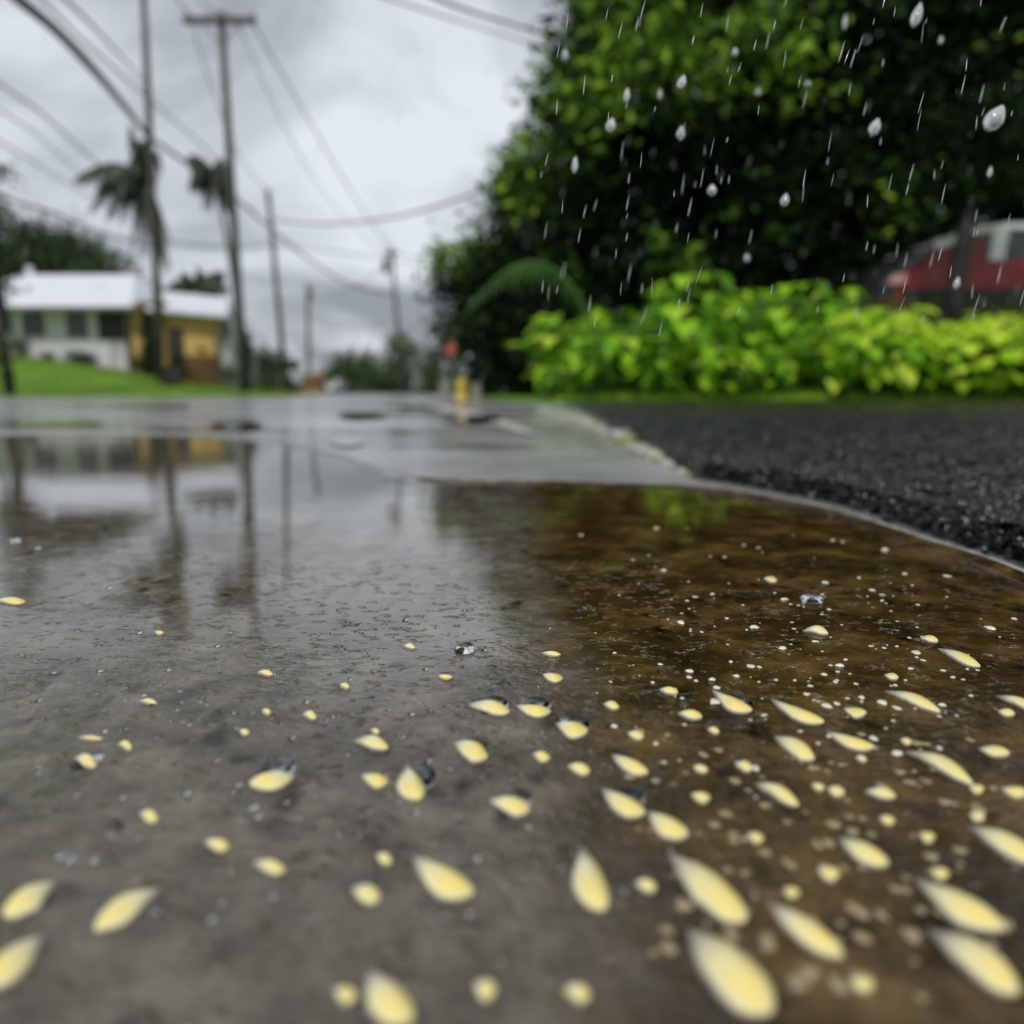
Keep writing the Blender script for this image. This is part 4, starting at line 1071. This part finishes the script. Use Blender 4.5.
def petal(name, tip, heavy, W, label, group, cup=0.22, cat='petal'):
    """teardrop petal: tip -> rounded heavy end; outline taken to the ground plane, then cupped to real thickness"""
    tip, heavy = np.array(tip, float), np.array(heavy, float)
    k_ = random.uniform(.9, 1.08); W = W * random.uniform(.85, 1.08); tip = heavy + (tip - heavy) * k_
    ytop = min(tip[1], heavy[1]) - W * .3; ybot = max(tip[1], heavy[1]) + W * .35
    d = heavy - tip; L_ = np.linalg.norm(d); d /= L_; s = np.array([-d[1], d[0]])
    bend = random.uniform(-.09, .09) * L_
    nt_, nw = 12, 9
    # outline half-width along t (0 tip .. 1 heavy)
    def hw(t): 
        return W / 2 * (math.sin(math.pi * min(1, t) ** 1.45) ** 0.6 if 0 < t < 1 else 0)
    V = []; var = []
    grid = []
    pc = G(*( (tip + heavy) / 2)); gw = np.linalg.norm(G(*((tip + heavy) / 2 + s * W / 2))[:2] - G(*((tip + heavy) / 2 - s * W / 2))[:2])
    gl = np.linalg.norm(G(*tip)[:2] - G(*heavy)[:2])
    H = min(cup * min(gw, gl), 0.0042)
    for i in range(nt_ + 1):
        t = i / nt_
        tt = 0.5 - 0.5 * math.cos(math.pi * t)
        c = tip + d * L_ * tt + s * bend * math.sin(math.pi * tt)
        w = 0.9 * hw(tt) * (1 + 0.22 * noise.noise(Vector((tt * 3.1, tip[0] * .37, tip[1] * .21))))
        row = []
        for j in range(nw):
            u = -1 + 2 * j / (nw - 1)
            q = c + s * w * u * (1.12 if u * s[1] > 0 else .72)
            vv_ = (q[1] - ytop) / (ybot - ytop)  # greys the far side in the colour, imitating refraction in a drop
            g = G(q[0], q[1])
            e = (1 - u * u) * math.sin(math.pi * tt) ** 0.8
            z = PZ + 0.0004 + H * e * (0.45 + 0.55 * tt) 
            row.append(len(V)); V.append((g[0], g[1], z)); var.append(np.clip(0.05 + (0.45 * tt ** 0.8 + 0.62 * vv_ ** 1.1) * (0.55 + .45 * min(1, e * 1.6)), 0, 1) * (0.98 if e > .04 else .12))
        grid.append(row)
    Fc = []
    for i in range(nt_):
        for j in range(nw - 1):
            a, b_, c, e = grid[i][j], grid[i][j + 1], grid[i + 1][j + 1], grid[i + 1][j]
            Fc.append((a, b_, c, e))
    n0 = len(V)
    # underside 0.4 mm below
    V2 = [(x, y, max(PZ - .0002, z - 0.0007)) for x, y, z in V]
    Fc2 = [tuple(q + n0 for q in f[::-1]) for f in Fc]
    o = MB().add(V + V2, Fc + Fc2, np.array(var + var)).build(name, M['petal'], smooth=True)
    rebase(o)
    return tag(o, label, cat, group)
PG = 'fallen yellow petals on the wet ground'
def E(cx, cy, w, h):  # horizontal-ish blob: tip at the upper left
    return (cx - w / 2, cy - h * .18), (cx + w / 2, cy + h * .18), h
random.seed(21)
named = [
 ((66, 893), (4, 930), 31, 'pale yellow petal lowest but one at the left edge, pointing right'),
 ((169, 901), (95, 945), 35, 'large slanted yellow petal near the lower left corner'),
 ((44, 953), (-16, 1002), 42, 'yellow petal in the bottom left corner cut by the frame'),
 ((302, 786), (250, 795), 28, 'wide yellow petal with a dark wet fold, left of the round one'),
 ((408, 776), (420, 812), 42, 'round cupped yellow petal with a dark rim, left of centre'),
 (*E(370, 755, 38, 18), 'oval yellow petal above the round cupped one'),
 (*E(376, 790, 26, 17), 'small yellow petal touching the left of the round cupped one'),
 (*E(489, 718, 42, 19), 'left petal of the side by side pair near the centre'),
 (*E(533, 718, 36, 17), 'right petal of the side by side pair near the centre'),
 (*E(571, 737, 34, 23), 'yellow petal just below and right of the side by side pair'),
 ((450, 752), (488, 768), 22, 'yellow petal with a pointed left tip below the side by side pair'),
 (*E(509, 817, 42, 26), 'plain oval yellow petal in the lower centre'),
 ((408, 866), (474, 908), 50, 'large teardrop petal with a pale tip in the lower centre'),
 (*E(365, 908, 32, 25), 'round yellow petal left of the large teardrop petal'),
 ((584, 864), (604, 926), 42, 'teardrop yellow petal pointing upward, lower centre'),
 ((612, 766), (648, 784), 19, 'small slanted petal where the grey ground turns brown'),
 ((597, 798), (645, 826), 26, 'slanted yellow petal on the border of the brown water'),
 ((644, 822), (688, 848), 27, 'notched yellow petal right of the one on the brown border'),
 ((665, 864), (746, 936), 48, 'large long petal slanting down in the brown water, lower right of centre'),
 ((684, 942), (772, 1030), 64, 'biggest petal, at the bottom edge right of centre'),
 ((364, 980), (412, 1040), 60, 'pale petal cut by the bottom edge left of centre'),
 ((770, 920), (842, 972), 37, 'pale petal between the biggest petal and the right edge'),
 ((926, 945), (1018, 1010), 44, 'notched petal near the bottom right corner'),
 ((912, 892), (1004, 944), 38, 'long petal just above the one in the bottom right corner'),
 ((960, 836), (1038, 876), 30, 'long petal cut by the right edge in the lower right'),
 ((840, 852), (888, 878), 27, 'short oval petal alone in the lower right brown water'),
 ((750, 794), (798, 818), 20, 'slanted petal in the middle of the right hand petals'),
 ((775, 748), (814, 770), 21, 'plump petal above the middle of the right hand petals'),
 ((826, 741), (874, 758), 14, 'slim petal right of the plump one'),
 ((714, 700), (752, 720), 17, 'uppermost slanted petal on the left side of the brown water'),
 ((773, 709), (824, 732), 15, 'slim slanted petal in the upper row of the brown water'),
 ((882, 700), (940, 722), 13, 'long thin petal in the upper right of the petals'),
 ((906, 764), (972, 796), 19, 'long pale petal with a dark wet tip near the right edge'),
 ((938, 657), (980, 675), 10, 'very thin white petal farthest up at the right'),
 ((996, 706), (1040, 722), 12, 'thin petal cut by the right edge in the upper right'),
 (*E(878, 806, 34, 14), 'faint flat petal left of the long pale petal'),
 (*E(853, 720, 26, 13), 'short petal between two slim ones in the upper right row'),
 (*E(994, 762, 30, 13), 'faint flat petal near the right edge above the cut petal'),
 (*E(217, 857, 27, 15), 'small petal alone above the large slanted petal at left'),
 (*E(270, 881, 32, 21), 'pale oval petal between the left group and the round petal'),
 (*E(553, 685, 20, 11), 'pale petal above the side by side pair'),
]
for a, b_, w, lab in named:
    petal('petal', a, b_, w, 'yellow petal lying flat: ' + lab if len(lab.split()) < 7 else lab, PG)
SG = 'small petal scraps on the wet ground'
small = [(541, 767, 18, 12), (579, 780, 22, 15), (383, 873, 19, 15), (743, 778, 18, 12), (700, 808, 20, 12), (150, 829, 20, 17), (87, 774, 23, 15), (125, 757, 17, 11), (445, 685, 16, 5), (551, 662, 20, 5),
         (409, 655, 14, 5), (265, 682, 18, 6), (310, 726, 15, 9), (245, 742, 11, 6), (345, 695, 11, 6), (147, 712, 22, 5), (267, 721, 10, 6), (928, 647, 20, 9), (975, 828, 17, 15), (975, 799, 16, 12), (1004, 722, 20, 9), (835, 803, 18, 13),
         (886, 832, 16, 12), (925, 848, 18, 14), (938, 885, 20, 16), (712, 741, 14, 9), (700, 780, 15, 10), (817, 798, 14, 10), (90, 749, 28, 4), (375, 742, 10, 6), (635, 745, 18, 10), (690, 725, 24, 9), (890, 685, 16, 8), (815, 640, 26, 7), (770, 585, 14, 7),
         (12, 608, 30, 5), (160, 640, 10, 3), (645, 900, 22, 16), (755, 850, 16, 14), (828, 885, 22, 18), (610, 715, 18, 10), (668, 700, 20, 8), (1012, 802, 30, 14), (860, 770, 12, 8), (905, 752, 12, 8), (345, 1010, 26, 20), (484, 1005, 24, 26), (575, 1010, 30, 22), (860, 1000, 26, 20), (790, 905, 18, 14)]
for q in small:
    a, b_, h = E(*q)
    petal('petal_scrap', a, b_, h, 'small pale yellow petal scrap lying on the wet ground', SG, cup=.3)
# water drops standing beside the larger petals and thin film rims
# ------------------------------------------------------------------ bubbles / flecks on the water
def fleck_mat(name, c1, c2, rough):
    return noisy(name, c1, c2, 400, rough, spec=0.8, coat=0.6)
M['fleck'] = fleck_mat('pale_fleck', (0.55, 0.50, 0.36), (0.85, 0.83, 0.72), 0.12)  # sparkle of small bubbles put into the pale base colour
m, nt, b = mat('clear_water'); b.inputs['Base Color'].default_value = (1, 1, 1, 1); b.inputs['Transmission Weight'].default_value = 1.0
b.inputs['IOR'].default_value = 1.333; b.inputs['Roughness'].default_value = 0.0
M['water'] = m
def dome_mesh(name, m, lump=0.25, seed=0, full=False):
    V = []; n = 10; rings = 5
    for i in range(rings):
        a = (math.pi / 2) * i / rings
        for k in range(n):
            t = 2 * math.pi * k / n
            rr = math.cos(a) * (1 + lump * noise.noise(Vector((math.cos(t) * 1.3, math.sin(t) * 1.3, seed))))
            V.append((rr * math.cos(t), rr * math.sin(t), math.sin(a)))
    V.append((0, 0, 1))
    Fc = [(i * n + k, i * n + (k + 1) % n, (i + 1) * n + (k + 1) % n, (i + 1) * n + k) for i in range(rings - 1) for k in range(n)]
    Fc += [((rings - 1) * n + k, (rings - 1) * n + (k + 1) % n, rings * n) for k in range(n)]
    Fc += [tuple(range(n))[::-1]]
    me = bpy.data.meshes.new(name); me.from_pydata(V, [], Fc); me.polygons.foreach_set('use_smooth', [True] * len(me.polygons)); me.materials.append(m); me.update()
    return me
fl_me = [dome_mesh('glint_fleck', M['fleck'], .6, s) for s in range(6)]
bd_me = [dome_mesh('water_bead', M['water'], .25, s) for s in range(3)]
lens_me = dome_mesh('water_lens', M['water'], .08, 5)
def spot(name, me, px, py, wpx, hpx_ratio, hgt, label, cat, group):
    g = G(px, py); dist = np.linalg.norm(g - CAM)
    r = wpx / 2 * dist / F
    o = bpy.data.objects.new(name, me); COL.objects.link(o)
    o.location = (g[0], g[1], PZ); o.scale = (r, r * hpx_ratio, max(r * hgt, 2e-4)); o.rotation_euler = (0, 0, random.uniform(-.5, .5))
    return tag(o, label, cat, group)
random.seed(99)
FL = 'tiny pale fleck painted as a glint on the brown puddle water'
n = 0
while n < 190:
    py = 520 + 300 * random.betavariate(1.9, 2.2); px = random.gauss(800, 130)
    # keep on the brown side and inside the water
    lim = 560 + (py - 500) * 0.22
    top = np.interp(px, [600, 700, 830, 900, 1024], [500, 505, 530, 553, 598])
    if px < lim or px > 1022 or py < top: continue
    w = random.choice([2, 2.5, 3, 3, 4, 4, 5, 6, 8]) * (0.7 + (py - 500) / 420)
    spot('glint_fleck', random.choice(fl_me), px, py, w, random.uniform(.6, 1.5), random.uniform(.25, .6), FL, 'fleck', 'glint flecks on the brown puddle')
    n += 1
M['fleck_tan'] = fleck_mat('tan_fleck', (0.20, 0.15, 0.07), (0.42, 0.35, 0.20), 0.2)
ft_me = [dome_mesh('silt_fleck', M['fleck_tan'], .6, s + 9) for s in range(4)]
for k in range(130):
    py = 740 + 275 * random.random(); lim = 610 + (py - 700) * 0.15
    px = random.uniform(lim, 1018); w = random.uniform(4, 13) * (0.5 + (py - 600) / 500)
    spot('silt_fleck', random.choice(ft_me), px, py, w, random.uniform(.8, 1.6), random.uniform(.2, .45), 'dull tan fleck of silt froth lying in the brown water', 'fleck', 'tan flecks in the near brown water')
WB = 'tiny clear water bead standing on the wet ground'
for k in range(150):
    px = random.uniform(10, 640); py = 610 + 330 * random.random() ** 1.1
    spot('water_bead', random.choice(bd_me), px, py, random.uniform(3, 8) * (0.6 + (py - 560) / 400), random.uniform(.8, 1.5), random.uniform(.35, .6), WB, 'water bead', 'clear water beads on the wet ground')
for (px, py, w, lab) in [(15, 546, 11, 'clear bubble standing on the still water at the left edge'), (38, 553, 6, 'tiny bubble right of the one at the left edge'), (465, 658, 22, 'thin ring of water above the side by side petals'),
                         (812, 607, 22, 'oval bubble with a bright rim in the brown puddle'), (110, 594, 6, 'small bubble on the grey water between the pole reflections'), (140, 640, 6, 'small bubble at the foot of the dark reflection'),
                         (275, 782, 44, 'clear water lens over the wide folded petal'), (417, 790, 46, 'clear water lens over the round cupped petal'), (491, 716, 40, 'clear water bead on the left petal of the side by side pair'), (534, 716, 38, 'clear water bead on the right petal of the side by side pair'), (573, 734, 36, 'clear water bead on the petal right below the side by side pair'), (474, 760, 38, 'clear water bead on the pointed petal below the side by side pair'), (512, 815, 42, 'clear water bead on the plain oval petal in the lower centre'), (624, 812, 44, 'clear water bead on the slanted petal at the brown border'), (86, 772, 32, 'clear water bead on the small petal at the far left'), (733, 711, 36, 'clear water bead on the uppermost slanted petal in the brown water')]:
    big_ = w > 30
    o = spot('water_bubble' if not big_ else 'water_lens', bd_me[0] if not big_ else lens_me, px + (2 if big_ else 0), py - (2 if big_ else 0), w * (.78 if big_ else 1), 1.5 if big_ else 1.0, .26 if big_ else .7, lab, 'bubble' if not big_ else 'water drop', 'bubbles on the water')

# ------------------------------------------------------------------ falling rain
m, nt, b = mat('rain_water')
b.inputs['Base Color'].default_value = (0.95, 0.97, 1, 1); b.inputs['Roughness'].default_value = 0.0; b.inputs['Transmission Weight'].default_value = 0.6; b.inputs['Coat Weight'].default_value = 1.0
b.inputs['IOR'].default_value = 1.333
M['rain'] = m
def drop_geo(n=8, rings=7):
    V = []; 
    for i in range(1, rings):
        t = i / rings
        r = math.sin(math.pi * t) ** .8 * (1.15 - .55 * t) * .5 * 1.3
        for k in range(n):
            a = 2 * math.pi * k / n; V.append((r * math.cos(a), r * math.sin(a), t - .5))
    V += [(0, 0, -.5), (0, 0, .5)]
    R_ = rings - 1
    Fc = [(i * n + k, i * n + (k + 1) % n, (i + 1) * n + (k + 1) % n, (i + 1) * n + k) for i in range(R_ - 1) for k in range(n)]
    Fc += [((k + 1) % n, k, R_ * n) for k in range(n)] + [((R_ - 1) * n + k, (R_ - 1) * n + (k + 1) % n, R_ * n + 1) for k in range(n)]
    return np.array(V), Fc
DV, DF = drop_geo(12, 10)
me = bpy.data.meshes.new('raindrop'); me.from_pydata(DV.tolist(), [], DF); me.polygons.foreach_set('use_smooth', [True] * len(me.polygons)); me.materials.append(M['rain'])
def drop(px, py, Y, w, h, tilt, label):
    p = P(px, py, Y); k = Y / F
    o = bpy.data.objects.new('raindrop', me); COL.objects.link(o)
    o.location = tuple(p); o.scale = (w * k, w * k, h * k); o.rotation_euler = (0, tilt, random.uniform(0, 1))
    return tag(o, label, 'raindrop', 'falling raindrops')
bigd = [(917, 15, .62, 13, 26, .3, 'large slanted raindrop near the top right of the dark tree'), (995, 118, .55, 24, 30, .55, 'largest raindrop, in front of the tree near the right edge'),
        (875, 127, .6, 14, 20, .4, 'plump raindrop left of the largest one'), (785, 200, .6, 11, 14, .2, 'round raindrop low in the middle of the dark crown'),
        (712, 190, .62, 12, 12, 0, 'round raindrop left of the low middle one'), (681, 133, .6, 11, 15, .1, 'raindrop in the centre left of the crown'),
        (611, 125, .6, 13, 17, .4, 'raindrop near the left edge of the crown above the gap'), (627, 95, .6, 8, 16, .1, 'slim raindrop under the bright green leaves'),
        (682, 82, .58, 11, 18, .5, 'slanted raindrop beside the bright green leaves'), (735, 52, .7, 8, 9, 0, 'small round raindrop right of the bright green leaves'),
        (808, 84, .8, 9, 6, 0, 'small flat raindrop in the upper middle of the crown'), (990, 172, .6, 6, 12, .1, 'small raindrop below the largest one'),
        (957, 283, .6, 8, 14, .2, 'bright raindrop in front of the red car'), (575, 165, .6, 8, 18, .1, 'raindrop over the left fringe of the crown'),
        (747, 258, .9, 7, 9, 0, 'small raindrop above the lime green plants'), (758, 92, .9, 6, 8, .1, 'tiny raindrop in the upper middle'), (845, 22, .9, 5, 16, .1, 'slim raindrop at the top of the dark crown'),
        (941, 40, .8, 5, 9, .2, 'tiny raindrop left below the top right drop'), (660, 94, .8, 5, 12, .1, 'slim raindrop between two drops by the bright leaves'), (565, 55, .9, 8, 12, 0, 'raindrop against the sky at the tree edge')]
random.seed(4)
for q in bigd: drop(q[0], q[1], q[2], q[3] * .62, q[4] * .95, *q[5:])
RL = 'tiny raindrop falling in front of the dark trees'
for k in range(140):
    px = random.uniform(540, 1024); py = random.uniform(0, 330) ** 1.0
    Y = random.uniform(.33, .56)
    drop(px, py, Y, random.uniform(0.35, 0.85), random.uniform(6, 22), R(random.gauss(11, 4)), RL)
mb = MB(); DV8, DF8 = drop_geo(5, 5)
for k in range(1500):
    Y = random.uniform(1.2, 5.0); px = random.uniform(-150, 1200); py = random.uniform(-150, 385)
    p = P(px, py, Y)
    if p[2] < .3 and Y > 3: continue
    w, h = random.uniform(.0005, .0009), random.uniform(.012, .026)
    t = R(random.gauss(11, 4)); q = DV8 * [w, w, h]
    q = np.stack([q[:, 0] * math.cos(t) + q[:, 2] * math.sin(t), q[:, 1], q[:, 2] * math.cos(t) - q[:, 0] * math.sin(t)], 1)
    mb.add(q + p, DF8)
tag(mb.build('rain', M['rain'], smooth=True), 'fine rain falling over the whole street', 'rain', kind='stuff')

# ------------------------------------------------------------------ sky, sun, camera
SUN_EL, SUN_AZ = R(52), R(205)      # azimuth clockwise from +Y
w = bpy.data.worlds.new('World'); SC.world = w; w.use_nodes = True
nt = w.node_tree; L = nt.links.new
bg = nt.nodes['Background']; bg.inputs['Strength'].default_value = 0.1
sky = N(nt, 'ShaderNodeTexSky', sky_type='NISHITA'); sky.sun_disc = False; sky.sun_elevation = SUN_EL; sky.sun_rotation = SUN_AZ
tc = N(nt, 'ShaderNodeTexCoord')
sx = N(nt, 'ShaderNodeSeparateXYZ'); L(tc.outputs['Generated'], sx.inputs[0])
mz = N(nt, 'ShaderNodeMath', operation='MAXIMUM'); L(sx.outputs['Z'], mz.inputs[0]); mz.inputs[1].default_value = 0.0
az = N(nt, 'ShaderNodeMath', operation='ADD'); L(mz.outputs[0], az.inputs[0]); az.inputs[1].default_value = 0.22
dx = N(nt, 'ShaderNodeMath', operation='DIVIDE'); L(sx.outputs['X'], dx.inputs[0]); L(az.outputs[0], dx.inputs[1])
dy = N(nt, 'ShaderNodeMath', operation='DIVIDE'); L(sx.outputs['Y'], dy.inputs[0]); L(az.outputs[0], dy.inputs[1])
cv = N(nt, 'ShaderNodeCombineXYZ'); L(dx.outputs[0], cv.inputs[0]); L(dy.outputs[0], cv.inputs[1]); cv.inputs[2].default_value = 3.1
n1 = N(nt, 'ShaderNodeTexNoise', Scale=1.35, Detail=8, Roughness=0.52, Distortion=0.5); L(cv.outputs[0], n1.inputs['Vector'])
cr = ramp(nt, n1.outputs['Fac'], [(0.33, (7.9, 8.3, 8.8)), (0.43, (6.2, 6.55, 7.0)), (0.50, (4.7, 5.0, 5.4)), (0.59, (2.9, 3.1, 3.4))])
mx = N(nt, 'ShaderNodeMix', data_type='RGBA'); mx.inputs[0].default_value = 0.93
L(sky.outputs[0], mx.inputs[6]); L(cr.outputs[0], mx.inputs[7]); L(mx.outputs[2], bg.inputs['Color'])

sd = bpy.data.lights.new('sun', 'SUN'); sd.energy = 2.3; sd.angle = R(12); sd.color = (1, .96, .9)
so = bpy.data.objects.new('sun', sd); COL.objects.link(so)
dvec = Vector((math.sin(SUN_AZ) * math.cos(SUN_EL), math.cos(SUN_AZ) * math.cos(SUN_EL), math.sin(SUN_EL)))
so.rotation_euler = dvec.to_track_quat('Z', 'Y').to_euler(); so.location = (0, 0, 30)

cd = bpy.data.cameras.new('camera'); cd.lens = LENS; cd.sensor_width = 36; cd.clip_start = 0.005; cd.clip_end = 5000
cd.dof.use_dof = True; cd.dof.focus_distance = 0.37; cd.dof.aperture_fstop = 5.0
co = bpy.data.objects.new('camera', cd); COL.objects.link(co); co.location = (0, 0, CH); co.rotation_euler = (R(90) - PITCH, 0, 0)
SC.camera = co

SC.view_settings.view_transform = 'Standard'; SC.view_settings.look = 'None'; SC.view_settings.gamma = 1; SC.view_settings.exposure = 0.05
SC.cycles.use_denoising = True
SC.cycles.max_bounces = 8; SC.cycles.transparent_max_bounces = 8
SC.cycles.caustics_reflective = False; SC.cycles.caustics_refractive = False
SC.cycles.sample_clamp_indirect = 6
